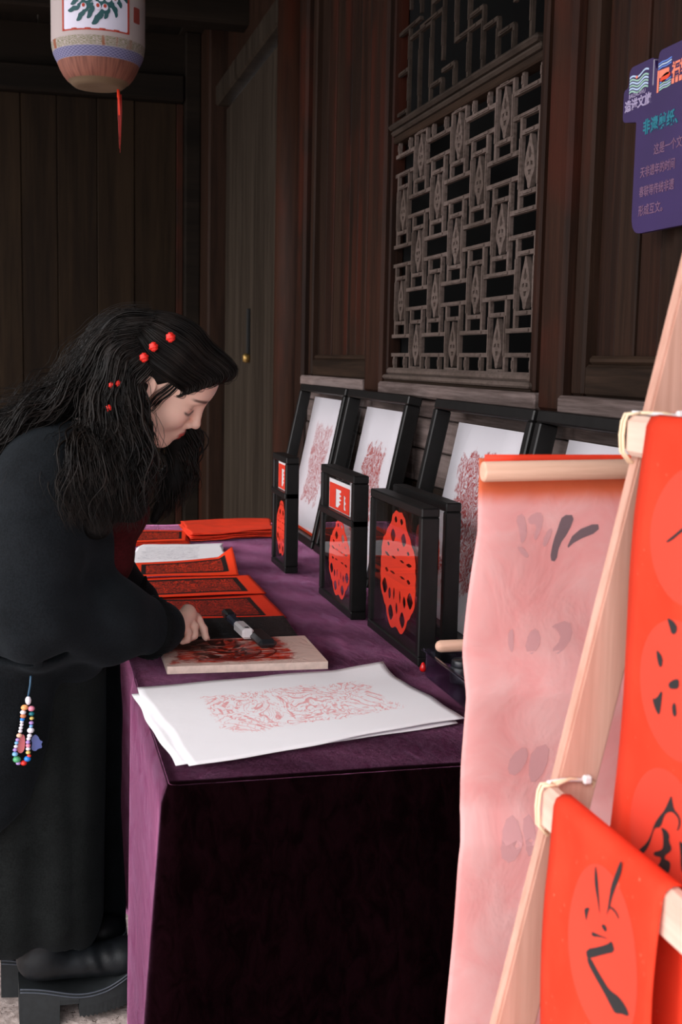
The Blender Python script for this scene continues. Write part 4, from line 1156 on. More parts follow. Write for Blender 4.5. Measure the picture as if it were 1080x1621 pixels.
ghost([[(-.062, .064), (-.050, .058), (-.044, .082), (-.046, .096), (-.052, .102), (-.056, .084)], [(-.044, .064), (-.026, .056), (-.020, .066), (-.024, .084), (-.030, .098), (-.034, .092), (-.030, .074), (-.042, .074)],
       [(-.058, .104), (-.048, .106), (-.038, .118), (-.042, .122), (-.054, .112)], [(-.014, .082), (-.006, .080), (-.010, .098), (-.016, .108), (-.020, .10)]], INKGHOST2)
ghost([[(-.030, .228), (-.018, .222), (-.010, .242), (-.020, .262), (-.034, .256)], [(.002, .220), (.03, .212), (.038, .236), (.02, .262), (.004, .258), (.02, .24), (.012, .226)], [(-.06, .226), (-.052, .222), (-.05, .262), (-.058, .25)]], INKGHOST2)
ghost([[(-.052, .404), (-.030, .39), (-.024, .41), (-.04, .436), (-.056, .43)], [(-.02, .396), (.006, .388), (.004, .43), (-.016, .452), (-.024, .43)]], INKGHOST2)
ghost([[(-.06, .50), (-.04, .49), (-.034, .53), (-.05, .56), (-.07, .545)], [(-.034, .50), (-.016, .49), (-.014, .54), (-.03, .55)]], INKGHOST2)
# the rack end that carries the dowel
pr = empty('scroll_post', (0.985, PY, 0)); tag(pr, 'pale pine post behind the rack holding the pink scroll dowel', 'post')
box('post', -.020, .020, .052, .080, .004, 1.34, PINE, pr, .004)
box('foot', -.10, .06, -.02, .12, 0.0, .003, PINE, pr, .001)
tube('peg', [(0.0, -.030, 1.2405), (0.0, .0516, 1.2405)], .006, PINEY, pr, 10)

# ------------------------------------------------------------------ signed-distance modelling for the figure
def smin(a, b, k):
    h = np.clip(0.5 + 0.5 * (b - a) / k, 0, 1)
    return b * (1 - h) + a * h - k * h * (1 - h)
def smax(a, b, k): return -smin(-a, -b, k)
def s_sph(p, c, r): return np.linalg.norm(p - np.array(c), axis=1) - r
def s_ell(p, c, r):
    q = p - np.array(c); r = np.array(r)
    k0 = np.linalg.norm(q / r, axis=1); k1 = np.linalg.norm(q / (r * r), axis=1)
    return k0 * (k0 - 1.0) / np.maximum(k1, 1e-9)
def s_cap(p, a, b, ra, rb):
    a = np.array(a, float); b = np.array(b, float); ab = b - a
    t = np.clip(((p - a) @ ab) / (ab @ ab), 0, 1)
    return np.linalg.norm(p - a - t[:, None] * ab, axis=1) - (ra + (rb - ra) * t)
def s_chain(p, pts, rs, k=0.02):
    d = None
    for i in range(len(pts) - 1):
        e = s_cap(p, pts[i], pts[i + 1], rs[i], rs[i + 1])
        d = e if d is None else smin(d, e, k)
    return d
def s_rbox(p, c, h, r):
    q = np.abs(p - np.array(c)) - (np.array(h) - r)
    return np.linalg.norm(np.maximum(q, 0), axis=1) + np.minimum(q.max(axis=1), 0) - r
def s_ecap(p, a, b, ra, rb, sc):
    """capsule with its cross-section squashed by the per-axis factors sc"""
    s = np.array(sc, float)
    return s_cap(p * s, np.array(a) * s, np.array(b) * s, ra, rb) / s.max()

def surface_nets(sdf, lo, hi, h, coarse=8):
    """sparse surface nets: coarse blocks near the surface are split down to cells of size h"""
    lo = np.array(lo, float); hi = np.array(hi, float)
    H = h * coarse
    n = np.ceil((hi - lo) / H).astype(int)
    I = np.stack(np.meshgrid(*[np.arange(k) for k in n], indexing='ij'), -1).reshape(-1, 3)
    d = sdf(lo + (I + .5) * H)
    I = I[np.abs(d) < H * 1.15]
    sub = np.stack(np.meshgrid(*[np.arange(coarse // 2)] * 3, indexing='ij'), -1).reshape(-1, 3)
    I = (I[:, None] * (coarse // 2) + sub[None]).reshape(-1, 3)
    d = sdf(lo + (I + .5) * 2 * h)
    I = I[np.abs(d) < 2 * h * 1.2]
    sub = np.stack(np.meshgrid(*[np.arange(2)] * 3, indexing='ij'), -1).reshape(-1, 3)
    I = (I[:, None] * 2 + sub[None]).reshape(-1, 3)
    N = n * coarse + 2
    key = lambda a: (a[..., 0] * N[1] + a[..., 1]) * N[2] + a[..., 2]
    corners = np.stack(np.meshgrid([0, 1], [0, 1], [0, 1], indexing='ij'), -1).reshape(-1, 3)
    CI = I[:, None] + corners[None]
    K = key(CI)
    uk, inv = np.unique(K.ravel(), return_inverse=True)
    G = np.stack([uk // (N[1] * N[2]), (uk // N[2]) % N[1], uk % N[2]], -1)
    val = sdf(lo + G * h)
    cv = val[inv].reshape(-1, 8)
    act = (cv.min(1) < 0) & (cv.max(1) >= 0)
    I = I[act]; cv = cv[act]
    acc = np.zeros((len(I), 3)); cnt = np.zeros(len(I))
    for a in range(8):
        for b in range(a + 1, 8):
            if np.abs(corners[a] - corners[b]).sum() != 1: continue
            m = (cv[:, a] < 0) != (cv[:, b] < 0)
            t = np.where(m, cv[:, a] / np.where(m, cv[:, a] - cv[:, b], 1), 0)
            pt = corners[a] + t[:, None] * (corners[b] - corners[a])
            acc[m] += pt[m]; cnt[m] += 1
    V = lo + (I + acc / cnt[:, None]) * h
    ck = key(I); order = np.argsort(ck); sk = ck[order]
    def find(J):
        k = key(J); pos = np.clip(np.searchsorted(sk, k), 0, len(sk) - 1)
        return np.where(sk[pos] == k, order[pos], -1)
    faces = []
    for ax in range(3):
        u, v = (ax + 1) % 3, (ax + 2) % 3
        e0 = 0; e1 = [4, 2, 1][ax]
        m = (cv[:, e0] < 0) != (cv[:, e1] < 0)
        J = I[m]; idx = np.nonzero(m)[0]
        du = np.zeros(3, int); du[u] = 1; dv = np.zeros(3, int); dv[v] = 1
        a = find(J - du); b = find(J - dv); c_ = find(J - du - dv)
        ok = (a >= 0) & (b >= 0) & (c_ >= 0)
        flip = cv[m][:, e0] < 0
        q = np.stack([idx, a, c_, b], 1)
        q[~flip] = q[~flip][:, ::-1]
        faces.append(q[ok])
    return V, np.concatenate(faces)
def np_mesh(name, V, F):
    me = bpy.data.meshes.new(name)
    me.vertices.add(len(V)); me.vertices.foreach_set('co', V.astype(np.float32).ravel())
    me.loops.add(F.size); me.loops.foreach_set('vertex_index', F.astype(np.int32).ravel())
    me.polygons.add(len(F)); me.polygons.foreach_set('loop_start', np.arange(0, F.size, F.shape[1], dtype=np.int32))
    me.update(calc_edges=True); me.validate()
    return me
def relax(V, F, n=2, lam=.5):
    for _ in range(n):
        acc = np.zeros_like(V); c_ = np.zeros(len(V))
        for k in range(4):
            a, b = F[:, k], F[:, (k + 1) % 4]
            np.add.at(acc, a, V[b]); np.add.at(c_, a, 1); np.add.at(acc, b, V[a]); np.add.at(c_, b, 1)
        V = V + lam * (acc / np.maximum(c_, 1)[:, None] - V)
    return V

# ------------------------------------------------------------------ the woman
woman = empty('person', (0.0, 2.54, 0.0))
tag(woman, 'woman in long black coat with wavy dark hair bending over the table, reaching right', 'person')
PINV = Matrix.Translation((0.0, -2.54, 0.0))
def wear(o):
    o.parent = woman; o.matrix_parent_inverse = PINV; return o

HC = np.array([0.2533, 2.50, 1.3552]); HS = 1.10
HR = np.array([[0.801, -0.062, -0.5954], [0.2928, 0.9081, 0.2993], [0.5222, -0.4141, 0.7456]])   # rows: forward, left, up
def to_head(p): return (p - HC) @ HR.T / HS
def from_head(q): return HC + (np.asarray(q, float) * HS) @ HR

def head_sdf(p):
    q = to_head(p)
    y = q.copy(); y[:, 1] = np.abs(y[:, 1])
    d = s_ell(q, (-.004, 0, .026), (.088, .072, .078))
    d = smin(d, s_ell(q, (.030, 0, .010), (.058, .061, .078)), .03)           # face block
    d = smin(d, s_ell(q, (.050, 0, .043), (.045, .058, .041)), .025)          # forehead
    d = smin(d, s_ell(q, (.030, 0, -.050), (.052, .051, .052)), .03)          # jaw
    d = smin(d, s_cap(y, (.000, .052, -.048), (.066, .016, -.092), .018, .014), .03)   # jaw line
    d = smin(d, s_ell(q, (.074, 0, -.093), (.016, .018, .014)), .022)         # chin
    d = smin(d, s_ell(y, (.058, .036, -.026), (.026, .024, .026)), .022)      # cheek
    d = smin(d, s_ell(y, (.068, .020, .030), (.020, .026, .011)), .018)        # brow
    d = smax(d, -s_ell(y, (.097, .033, .006), (.018, .021, .011)), .014)      # eye hollow
    d = smin(d, s_ell(y, (.0665, .033, .004), (.0155, .0185, .0125)), .006)   # closed-down lid over the eyeball
    d = smin(d, s_cap(q, (.087, 0, .020), (.1045, 0, -.026), .0065, .0085), .012)      # nose ridge
    d = smin(d, s_ell(q, (.106, 0, -.031), (.0095, .0095, .0085)), .008)      # nose tip
    d = smin(d, s_ell(y, (.094, .0115, -.035), (.010, .0065, .0070)), .006)   # nostril wing
    d = smax(d, -s_ell(y, (.102, .0065, -.0425), (.005, .0032, .0030)), .003) # nostril
    d = smin(d, s_ell(q, (.078, 0, -.060), (.020, .026, .020)), .018)         # muzzle
    d = smin(d, s_ell(y, (.0935, .006, -.0585), (.0085, .017, .0050)), .005)  # upper lip
    d = smin(d, s_ell(q, (.0915, 0, -.0690), (.0085, .0165, .0060)), .005)    # lower lip
    d = smax(d, -s_ell(q, (.1005, 0, -.0635), (.0075, .020, .0014)), .003)    # mouth line
    ear = s_ell(y, (-.012, .079, -.004), (.019, .008, .032))
    ear = smax(ear, -s_ell(y, (-.009, .087, .000), (.011, .006, .020)), .006)
    d = smin(d, ear, .008)
    return d * HS * .9
SH_R = (0.030, 2.420, 1.165); EL_R = (0.005, 2.355, 0.885); WR_R = (0.285, 2.535, 0.818)
SH_L = (0.060, 2.740, 1.150); EL_L = (0.150, 2.800, 0.900); WR_L = (0.262, 2.790, 0.810)
NECK0 = from_head((-.030, 0, -.050)); NECK1 = np.array([0.115, 2.56, 1.205])
HIP = (-0.42, 2.56, 0.92); CHEST = (-0.06, 2.57, 1.09)
def fingers():
    W = np.array(WR_R)
    K = lambda x, y, z: (x, y, z)
    palm = [K(.300, 2.565, .826), K(.330, 2.590, .826)]
    fs = []
    # index and middle reach forward and down to the sheet; ring and little finger curl under
    fs.append([K(.327, 2.612, .845), K(.350, 2.614, .825), K(.362, 2.610, .802), K(.367, 2.606, .783)])        # index
    fs.append([K(.328, 2.594, .843), K(.349, 2.592, .826), K(.361, 2.588, .805), K(.366, 2.585, .786)])        # middle
    fs.append([K(.322, 2.574, .835), K(.338, 2.566, .817), K(.337, 2.560, .797), K(.326, 2.560, .790)])        # ring
    fs.append([K(.312, 2.556, .827), K(.322, 2.546, .808), K(.320, 2.542, .793), K(.309, 2.544, .788)])        # little
    th = [K(.305, 2.612, .825), K(.325, 2.630, .812), K(.345, 2.632, .797), K(.357, 2.626, .787)]              # thumb, on her left side
    return palm, fs, th
PALM, FING, THUMB = fingers()
def hand_sdf(p):
    d = s_cap(p, (.265, 2.530, .815), (.303, 2.566, .828), .0225, .022)
    d = smin(d, s_ecap(p, (.306, 2.572, .828), (.322, 2.588, .832), .026, .024, (1, 1, 1.35)), .012)
    # knuckle row
    d = smin(d, s_chain(p, [f[0] for f in FING], [.0115, .0118, .0112, .0100]), .010)
    for f, r in zip(FING, (.0088, .0090, .0084, .0076)):
        e = s_cap(p, f[0], f[1], r * 1.12, r * 1.05)
        e = smin(e, s_cap(p, f[1], f[2], r * 1.06, r * .96), .004)
        e = smin(e, s_cap(p, f[2], f[3], r * .96, r * .84), .004)
        d = smin(d, e, .0045)
    e = s_chain(p, THUMB, [.014, .0115, .0105, .0085], .006)
    d = smin(d, e, .008)
    return d
def hand_l_sdf(p):
    d = s_cap(p, (.255, 2.79, .80), (.30, 2.79, .787), .024, .024)
    for k in range(4):
        y0 = 2.760 + .020 * k
        d = smin(d, s_chain(p, [(.31, y0, .790), (.345, y0 + .002 * (k - 1.5), .790), (.370 - .004 * abs(k - 1.5), y0 + .004 * (k - 1.5), .782)], [.010, .009, .0078], .004), .005)
    d = smin(d, s_chain(p, [(.27, 2.76, .79), (.30, 2.735, .785), (.325, 2.728, .780)], [.013, .011, .009], .006), .008)
    return d
def body_sdf(p):
    d = s_cap(p, NECK0, NECK1, .048, .060)
    d = smin(d, s_ecap(p, CHEST, HIP, .115, .125, (1, .85, 1)), .05)
    d = smin(d, s_cap(p, SH_R, SH_L, .055, .055), .06)
    for S, E, Wp in ((SH_R, EL_R, WR_R), (SH_L, EL_L, WR_L)):
        d = smin(d, s_cap(p, S, E, .050, .040), .03)
        d = smin(d, s_cap(p, E, Wp, .040, .026), .015)
    for yy, ax in ((2.478, .012), (2.610, -.025)):
        d = smin(d, s_cap(p, (HIP[0] + .04, yy, .88), (-.16, yy, .50), .085, .060), .03)
        d = smin(d, s_cap(p, (-.16, yy, .50), (ax + .0, yy, .14), .055, .030), .02)
        d = smin(d, s_ecap(p, (ax - .010, yy, .112), (ax + .14, yy, .106), .024, .020, (1, 1.0, 1.1)), .02)
    d = smin(d, head_sdf(p), .02)
    d = smin(d, hand_sdf(p), .008)
    d = smin(d, hand_l_sdf(p), .008)
    return d
V, F = surface_nets(body_sdf, (-.60, 2.28, .03), (.48, 2.92, 1.56), .0026, 8)
V = relax(V, F, 1, .4)
me = np_mesh('body', V, F)
# skin colouring in head coordinates: lips, brows, lash line, cheeks
Q = to_head(V)
Qy = np.abs(Q[:, 1])
def soft(x, a, b): return np.clip((x - a) / (b - a), 0, 1) ** 2 * (3 - 2 * np.clip((x - a) / (b - a), 0, 1))
col = np.tile(np.array([0.78, 0.500, 0.405]), (len(V), 1))
inhead = (np.abs(Q) < .16).all(1)
blush = np.exp(-(((Q[:, 0] - .075) / .025) ** 2 + ((Qy - .042) / .018) ** 2 + ((Q[:, 2] + .028) / .020) ** 2)) * inhead
col = col * (1 - .35 * blush[:, None]) + np.array([0.72, 0.30, 0.26]) * .35 * blush[:, None]
lip = np.minimum(s_ell(np.stack([Q[:, 0], Qy, Q[:, 2]], 1), (.0945, .006, -.0585), (.0085, .0170, .0052)), s_ell(Q, (.0925, 0, -.0690), (.0085, .0165, .0062)))
lipf = (1 - soft(lip, .0000, .0020)) * inhead
col = col * (1 - lipf[:, None]) + np.array([0.36, 0.050, 0.042]) * lipf[:, None]
mouth = np.exp(-((Q[:, 2] + .0635) / .0011) ** 2) * (Qy < .021) * (Q[:, 0] > .078) * inhead
col = col * (1 - .75 * mouth[:, None]) + np.array([0.07, 0.012, 0.012]) * .75 * mouth[:, None]
# brow: an arc from inner to outer end
bz = .0265 + .006 * np.sin(np.clip((Qy - .012) / .044, 0, 1) * 2.2) - .0005
bw = .0050 * (1 - .40 * np.clip((Qy - .012) / .042, 0, 1))
brow = np.exp(-((Q[:, 2] - bz) / bw) ** 4) * soft(Qy, .008, .012) * (1 - soft(Qy, .054, .062)) * (Q[:, 0] > .02) * inhead
col = col * (1 - .88 * brow[:, None]) + np.array([0.030, 0.016, 0.012]) * .88 * brow[:, None]
# eye: lash line of a lowered lid
lz = -.0035 - .0042 * (1 - ((Qy - .033) / .018) ** 2)
lash = np.exp(-((Q[:, 2] - lz) / .0023) ** 2) * soft(Qy, .014, .018) * (1 - soft(Qy, .050, .055)) * (Q[:, 0] > .045) * inhead
col = col * (1 - .93 * lash[:, None]) + np.array([0.012, 0.008, 0.008]) * .93 * lash[:, None]
crease = np.exp(-((Q[:, 2] - lz - .0125) / .0012) ** 2) * soft(Qy, .016, .022) * (1 - soft(Qy, .046, .054)) * (Q[:, 0] > .045) * inhead
col = col * (1 - .45 * crease[:, None]) + np.array([0.22, 0.10, 0.08]) * .45 * crease[:, None]
at = me.color_attributes.new('skin_colour', 'FLOAT_COLOR', 'POINT')
buf = np.ones((len(me.vertices), 4), dtype=np.float32); buf[:, :3] = col[:len(me.vertices)]
at.data.foreach_set('color', buf.ravel())
def skin_mat():
    t = NT('skin')
    c_ = t.n('ShaderNodeAttribute', attribute_name='skin_colour').outputs[0]
    n = t.noise(t.coord(), 220, 3)
    b = t.bsdf(c_, .48, Specular_IOR_Level=.35, Subsurface_Weight=.12, Subsurface_Scale=.010)
    t.set(b.inputs['Subsurface Radius'], (1.0, .35, .2))
    t.set(b.inputs['Normal'], t.bump(n, .06, .001))
    return t.done(b)
SKIN = skin_mat()
wear(link('body', me, None, SKIN, True))

# lashes and nails as small meshes
HAIRM = None
def hair_mat(name, a, b_, rough=.38):
    t = NT(name)
    n = t.noise(t.coord(), 26, 2)
    c_ = t.mix(t.step(n, .35, .65), a, b_)
    b = t.bsdf(c_, rough, Specular_IOR_Level=.16, Anisotropic=.3)
    return t.done(b)
HAIRM = hair_mat('dark_brown_hair', (0.0038, 0.0029, 0.0026), (0.0115, 0.0082, 0.0068))
HAIRB = hair_mat('hair_base', (0.0018, 0.0014, 0.0013), (0.0036, 0.0027, 0.0024), .7)
V2 = []; F2 = []
def addtube(pts, rad, n=5):
    v, f = tube_data(pts, rad, n)
    k = len(V2)
    V2.extend(v.tolist()); F2.extend([tuple(i + k for i in g) for g in f])
for s in (-1, 1):
    for k in range(3, 11):
        yq = .018 + .0027 * k
        zq = -.0035 - .0042 * (1 - ((yq - .033) / .018) ** 2)
        xq = .0665 + .0148 * math.sqrt(max(0.02, 1 - ((yq - .033) / .0185) ** 2 - ((zq - .004) / .0125) ** 2))
        L = .0065 + .002 * (k / 12)
        pts = [from_head((xq - .003, s * yq, zq)), from_head((xq + L * .55, s * (yq + .0012 * (k - 4) / 4), zq - L * .45)), from_head((xq + L, s * (yq + .003 * (k - 4) / 6), zq - L * .55))]
        addtube(pts, [.0008, .0006, .0002], 4)
wear(link('eyelashes', pydata('eyelashes', V2, F2), None, HAIRB, True))
NAIL = plain('nail', (0.70, 0.40, 0.34), .25)
for f, r in zip(FING, (.0088, .0090, .0084, .0076)):
    a, b = np.array(f[2]), np.array(f[3]); d = (b - a) / np.linalg.norm(b - a)
    up = np.array([.75, -.1, .65]); up -= d * (up @ d); up /= np.linalg.norm(up); sd = np.cross(d, up)
    ctr = b + up * r * .80
    vs = []; fs_ = []
    for j in range(5):
        for i in range(5):
            u = (i / 4 - .5) * 2; v = (j / 4 - .5) * 2
            vs.append(ctr + sd * u * r * .62 + d * v * r * .75 + up * (r * .10 - r * .22 * u * u - r * .10 * v * v))
    for j in range(4):
        for i in range(4): fs_.append((j * 5 + i, j * 5 + i + 1, (j + 1) * 5 + i + 1, (j + 1) * 5 + i))
    wear(link('fingernail', pydata('fingernail', vs, fs_), None, NAIL, True))

# ------------------------------------------------------------------ clothes
def nz(p, f, s=0.0):
    """cheap smooth pseudo-noise for folds"""
    return (np.sin(p[:, 0] * f + 1.3 * np.sin(p[:, 2] * f * .6 + s) + s) * np.sin(p[:, 1] * f * 1.1 + s * 2 + np.sin(p[:, 0] * f * .5)) + np.sin(p[:, 2] * f * .9 + 2 * np.sin(p[:, 1] * f * .45 + s) + s)) * .5
def coat_sdf(p):
    d = s_ecap(p, (-.07, 2.575, 1.045), (-.46, 2.57, .93), .155, .185, (1, .90, 1))
    d = smin(d, s_cap(p, SH_R, SH_L, .082, .082), .07)
    d = smin(d, s_cap(p, (.085, 2.48, 1.205), (.095, 2.65, 1.205), .060, .060), .05)           # collar roll
    # chest front hanging below the shoulders
    d = smin(d, s_ecap(p, (.085, 2.47, 1.08), (.070, 2.49, .80), .075, .085, (1, .9, 1)), .06)
    d = smin(d, s_ecap(p, (.060, 2.66, 1.06), (.050, 2.66, .80), .085, .09, (1, .9, 1)), .06)
    # right sleeve
    up = s_cap(p, (SH_R[0] - .01, SH_R[1], SH_R[2]), EL_R, .088, .086)
    t = np.clip((p[:, 2] - .85) / .35, 0, 1)
    up += .005 * np.sin(p[:, 2] * 46 + p[:, 0] * 20) * (p[:, 2] < 1.1)
    d = smin(d, up, .035)
    fo = s_chain(p, [EL_R, (.150, 2.440, .862), (.250, 2.507, .829)], [.086, .082, .061], .03)
    fo += .0045 * np.sin((p[:, 0] * 62 + p[:, 2] * 30 - p[:, 1] * 22)) * np.clip((.24 - p[:, 0]) / .1, 0, 1)
    d = smin(d, fo, .030)
    # left sleeve
    le = s_chain(p, [SH_L, EL_L, (.235, 2.795, .832)], [.085, .075, .052], .03)
    d = smin(d, le, .04)
    # skirts of the coat: hangs from hip and waist, flares, its edge rises towards the front
    sk = s_rbox(p, (-.26, 2.555, .68), (.275, .185, .30), .11)
    sk = smax(sk, (.455 + .55 * (p[:, 0] + .08) - p[:, 2]) * .85, .03)
    sk += .012 * np.sin(p[:, 0] * 26 + 2.2 * np.sin(p[:, 2] * 5)) * np.clip((.95 - p[:, 2]) / .3, 0, 1)
    d = smin(d, sk, .07)
    d = smin(d, s_ell(p, (-.10, 2.405, .72), (.13, .055, .25)), .05)      # bulging side pocket
    # added coat panel, put in to fill the dark strip between skirt and tablecloth
    pn = s_rbox(p, (.100, 2.665, .52), (.090, .032, .44), .03) + .006 * np.sin(p[:, 0] * 60 + p[:, 2] * 4)
    d = smin(d, pn, .03)
    # pocket mouth: a sagging slit
    arc = .815 + 2.2 * (p[:, 0] + .02) ** 2
    slit = np.maximum(np.abs(p[:, 2] - arc) - .0025, np.maximum(np.abs(p[:, 0] + .015) - .075, p[:, 1] - 2.39))
    d = smax(d, -slit, .008)
    d += .0045 * nz(p, 17, .7) + .0016 * nz(p, 47, 2.1)
    return d * .85
V, F = surface_nets(coat_sdf, (-.72, 2.22, .04), (.36, 2.96, 1.36), .006, 8)
V = relax(V, F, 2)
wear(link('coat', np_mesh('coat', V, F), None, COAT, True))

def cuff(name, a, b, r0, r1):
    a = np.array(a, float); b = np.array(b, float); ax = (b - a) / np.linalg.norm(b - a)
    u = np.cross(ax, [0, 0, 1]); u /= np.linalg.norm(u); w = np.cross(u, ax)
    n = 132; prof = [(0, r0 * .8), (0, r0), (.3, r0 * 1.04), (.62, r1 * 1.04), (.92, r1 * 1.02), (1.0, r1 * .94), (.98, r1 * .80), (.6, r1 * .72)]
    V = []; 
    L = np.linalg.norm(b - a)
    for t, r in prof:
        for i in range(n):
            q = 2 * math.pi * i / n
            rr = r * (1 + (.018 * math.cos(q * 33) if .1 < t else 0))
            V.append(a + ax * L * t + u * rr * math.cos(q) + w * rr * math.sin(q) * 1.05)
    m = len(prof)
    F = [(j * n + i, j * n + (i + 1) % n, (j + 1) * n + (i + 1) % n, (j + 1) * n + i) for j in range(m - 1) for i in range(n)]
    return wear(link(name, pydata(name, V, F), None, RIB, True))
cuff('knit_cuff', (.226, 2.489, .836), (.272, 2.527, .824), .062, .050)
cuff('knit_cuff', (.222, 2.795, .836), (.258, 2.792, .822), .055, .040)

def skirt_sdf(p):
    t = np.clip((p[:, 2] - .14) / .75, 0, 1)
    q = p.copy()
    d = s_rbox(q, (-.17, 2.555, .53), (.305, .150, .40), .10)
    fold = .006 * np.sin(p[:, 0] * 40 + 1.5 * np.sin(p[:, 2] * 4 + 1)) + .003 * np.sin(p[:, 0] * 83 + 2)
    d += fold * (1 - .5 * t) + .008 * np.sin(p[:, 1] * 55) * np.clip((p[:, 0] - .02) / .05, 0, 1)
    d = smax(d, .128 + .10 * np.clip(-.02 - p[:, 0], 0, .3) * .3 - p[:, 2], .008)
    # open below: the cloth is a shell
    inner = s_rbox(q, (-.17, 2.555, .25), (.275, .118, .34), .09)
    d = smax(d, -inner, .01)
    return d * .8
V, F = surface_nets(skirt_sdf, (-.56, 2.34, .10), (.22, 2.78, .98), .006, 8)
V = relax(V, F, 1)
wear(link('long_skirt', np_mesh('long_skirt', V, F), None, SKIRT, True))

def scarf_sdf(p):
    d = s_chain(p, [(.150, 2.50, 1.17), (.170, 2.49, 1.08), (.150, 2.495, .985), (.125, 2.50, .90)], [.055, .055, .045, .035], .03)
    d = smin(d, s_cap(p, (.14, 2.60, 1.17), (.14, 2.60, 1.0), .06, .05), .04)
    return d + .004 * nz(p, 40, 1.0)
V, F = surface_nets(scarf_sdf, (.0, 2.38, .82), (.30, 2.72, 1.28), .006, 8)
wear(link('maroon_blouse', np_mesh('maroon_blouse', V, F), None, MAROON, True))

# ------------------------------------------------------------------ boots
LEATHER = plain('black_leather', (0.0060, 0.0078, 0.0098), .5, .3, 40, .15, 260, Specular_IOR_Level=.3)
SOLEM = plain('black_rubber_sole', (0.010, 0.013, 0.015), .7, .2, 80)
WELT = plain('grey_blue_welt', (0.055, 0.065, 0.085), .5)
def boot(x0, y0, yaw, label=None):
    """heel at local x=0, toe at x=.265; y across"""
    root = empty('boot', (x0, y0, 0.0), (0, 0, yaw))
    root.parent = woman; root.matrix_parent_inverse = PINV
    def wdt(x): return .036 + .012 * math.sin(min(1, max(0, x / .25)) * 2.6) - .018 * max(0, (x - .20) / .07) ** 2
    # welt height along the foot (platform rises to the toe)
    def wz(x): return .090 - .022 * math.exp(-((x - .13) / .075) ** 2) + .040 * max(0, (x - .17) / .10) ** 1.6 - .004
    def bz(x):
        if x < .078: return .0 + .002
        return .016 + .026 * max(0, (x - .13) / .135) ** 1.5 if x > .118 else .046 - .0
    xs = np.concatenate([np.linspace(-.004, .0775, 14), np.linspace(.0785, .1175, 8), np.linspace(.1185, .268, 34)])
    V = []; F = []; n = 9
    for i, x in enumerate(xs):
        w = wdt(x) + .004
        zb, zt = bz(x), wz(x)
        ser = .0025 * (1 if i % 2 else -1) if x > .12 else 0
        V += [(x, -w, zb + ser), (x, -w * 1.02, (zb + zt) / 2), (x, -w, zt), (x, w, zt), (x, w * 1.02, (zb + zt) / 2), (x, w, zb + ser)]
    m = 6
    for i in range(len(xs) - 1):
        for k in range(m):
            F.append((i * m + k, i * m + (k + 1) % m, (i + 1) * m + (k + 1) % m, (i + 1) * m + k))
    F.append(tuple(range(m))); F.append(tuple((len(xs) - 1) * m + k for k in range(m)))
    sole = link('sole', pydata('sole', V, F), root, SOLEM)
    # two welt lines
    for dz in (-.004, .003):
        pts = [(x, -wdt(x) - .0055, wz(x) + dz) for x in np.linspace(-.002, .266, 44)]
        pts += [(x, wdt(x) + .0055, wz(x) + dz) for x in np.linspace(.266, -.002, 44)]
        tube('welt', pts, .0017, WELT, root, 6)
    def up(p):
        d = None
        d = s_ecap(p, (.046, 0, .150), (.052, 0, .33), .048, .060, (1, 1.0, 1))
        d = smin(d, s_ecap(p, (.040, 0, .125), (.20, 0, .112), .043, .040, (1, .98, 1.15)), .03)
        d = smin(d, s_ell(p, (.222, 0, .118), (.046, .042, .036)), .02)
        d = smax(d, .080 - .016 * np.exp(-((p[:, 0] - .13) / .075) ** 2) + .036 * np.maximum(0, (p[:, 0] - .17) / .10) ** 1.6 - p[:, 2], .006)
        d += .0016 * np.sin(p[:, 0] * 190 + p[:, 2] * 60) * np.exp(-((p[:, 0] - .165) / .03) ** 2)
        return d * .9
    V, F = surface_nets(up, (-.03, -.08, .04), (.30, .08, .36), .005, 8)
    V = relax(V, F, 1)
    link('upper', np_mesh('upper', V, F), root, LEATHER, True)
    return root
boot(-.038, 2.478, math.radians(2)); boot(-.075, 2.610, math.radians(-2))

# ------------------------------------------------------------------ hair
def hair_base_sdf(p):
    q = to_head(p)
    y = q.copy(); y[:, 1] = np.abs(y[:, 1])
    d = s_ell(q, (-.006, 0, .028), (.097, .081, .088))
    d = smin(d, s_ell(q, (.074, 0, .084), (.032, .050, .027)), .03)                       # swept-up front
    # hairline: keep what lies above/behind the face
    line = (q[:, 0] * .80 - q[:, 2] * .62 - .0000) - (.0125 - .28 * np.abs(q[:, 1]))
    d = smax(d, line, .010)
    d = smax(d, -.055 - q[:, 2], .02)
    d *= HS
    def bl(c_, r): return s_ell(p, c_, r)
    # mass falling in front of the near shoulder
    m = s_chain(p, [(.175, 2.435, 1.33), (.150, 2.415, 1.24), (.125, 2.385, 1.15), (.120, 2.375, 1.07)], [.040, .048, .054, .030], .04)
    m = smin(m, s_chain(p, [(.20, 2.43, 1.28), (.200, 2.41, 1.18), (.190, 2.40, 1.10)], [.028, .038, .030], .03), .04)
    d = smin(d, m, .03)
    # mass lying along the back
    b = s_chain(p, [(.150, 2.50, 1.375), (.075, 2.50, 1.315), (.00, 2.51, 1.255), (-.10, 2.53, 1.215), (-.20, 2.55, 1.18)], [.050, .036, .027, .022, .018], .03)
    d = smin(d, b, .04)
    # far side, hanging behind the face
    f = s_chain(p, [(.275, 2.585, 1.32), (.305, 2.605, 1.22), (.300, 2.615, 1.13), (.255, 2.62, 1.045)], [.020, .022, .020, .010], .03)
    d = smin(d, f, .02)
    return d * .9
V, F = surface_nets(hair_base_sdf, (-.30, 2.28, .98), (.46, 2.72, 1.54), .005, 8)
V = relax(V, F, 1)
wear(link('hair', np_mesh('hair', V, F), None, HAIRB, True))

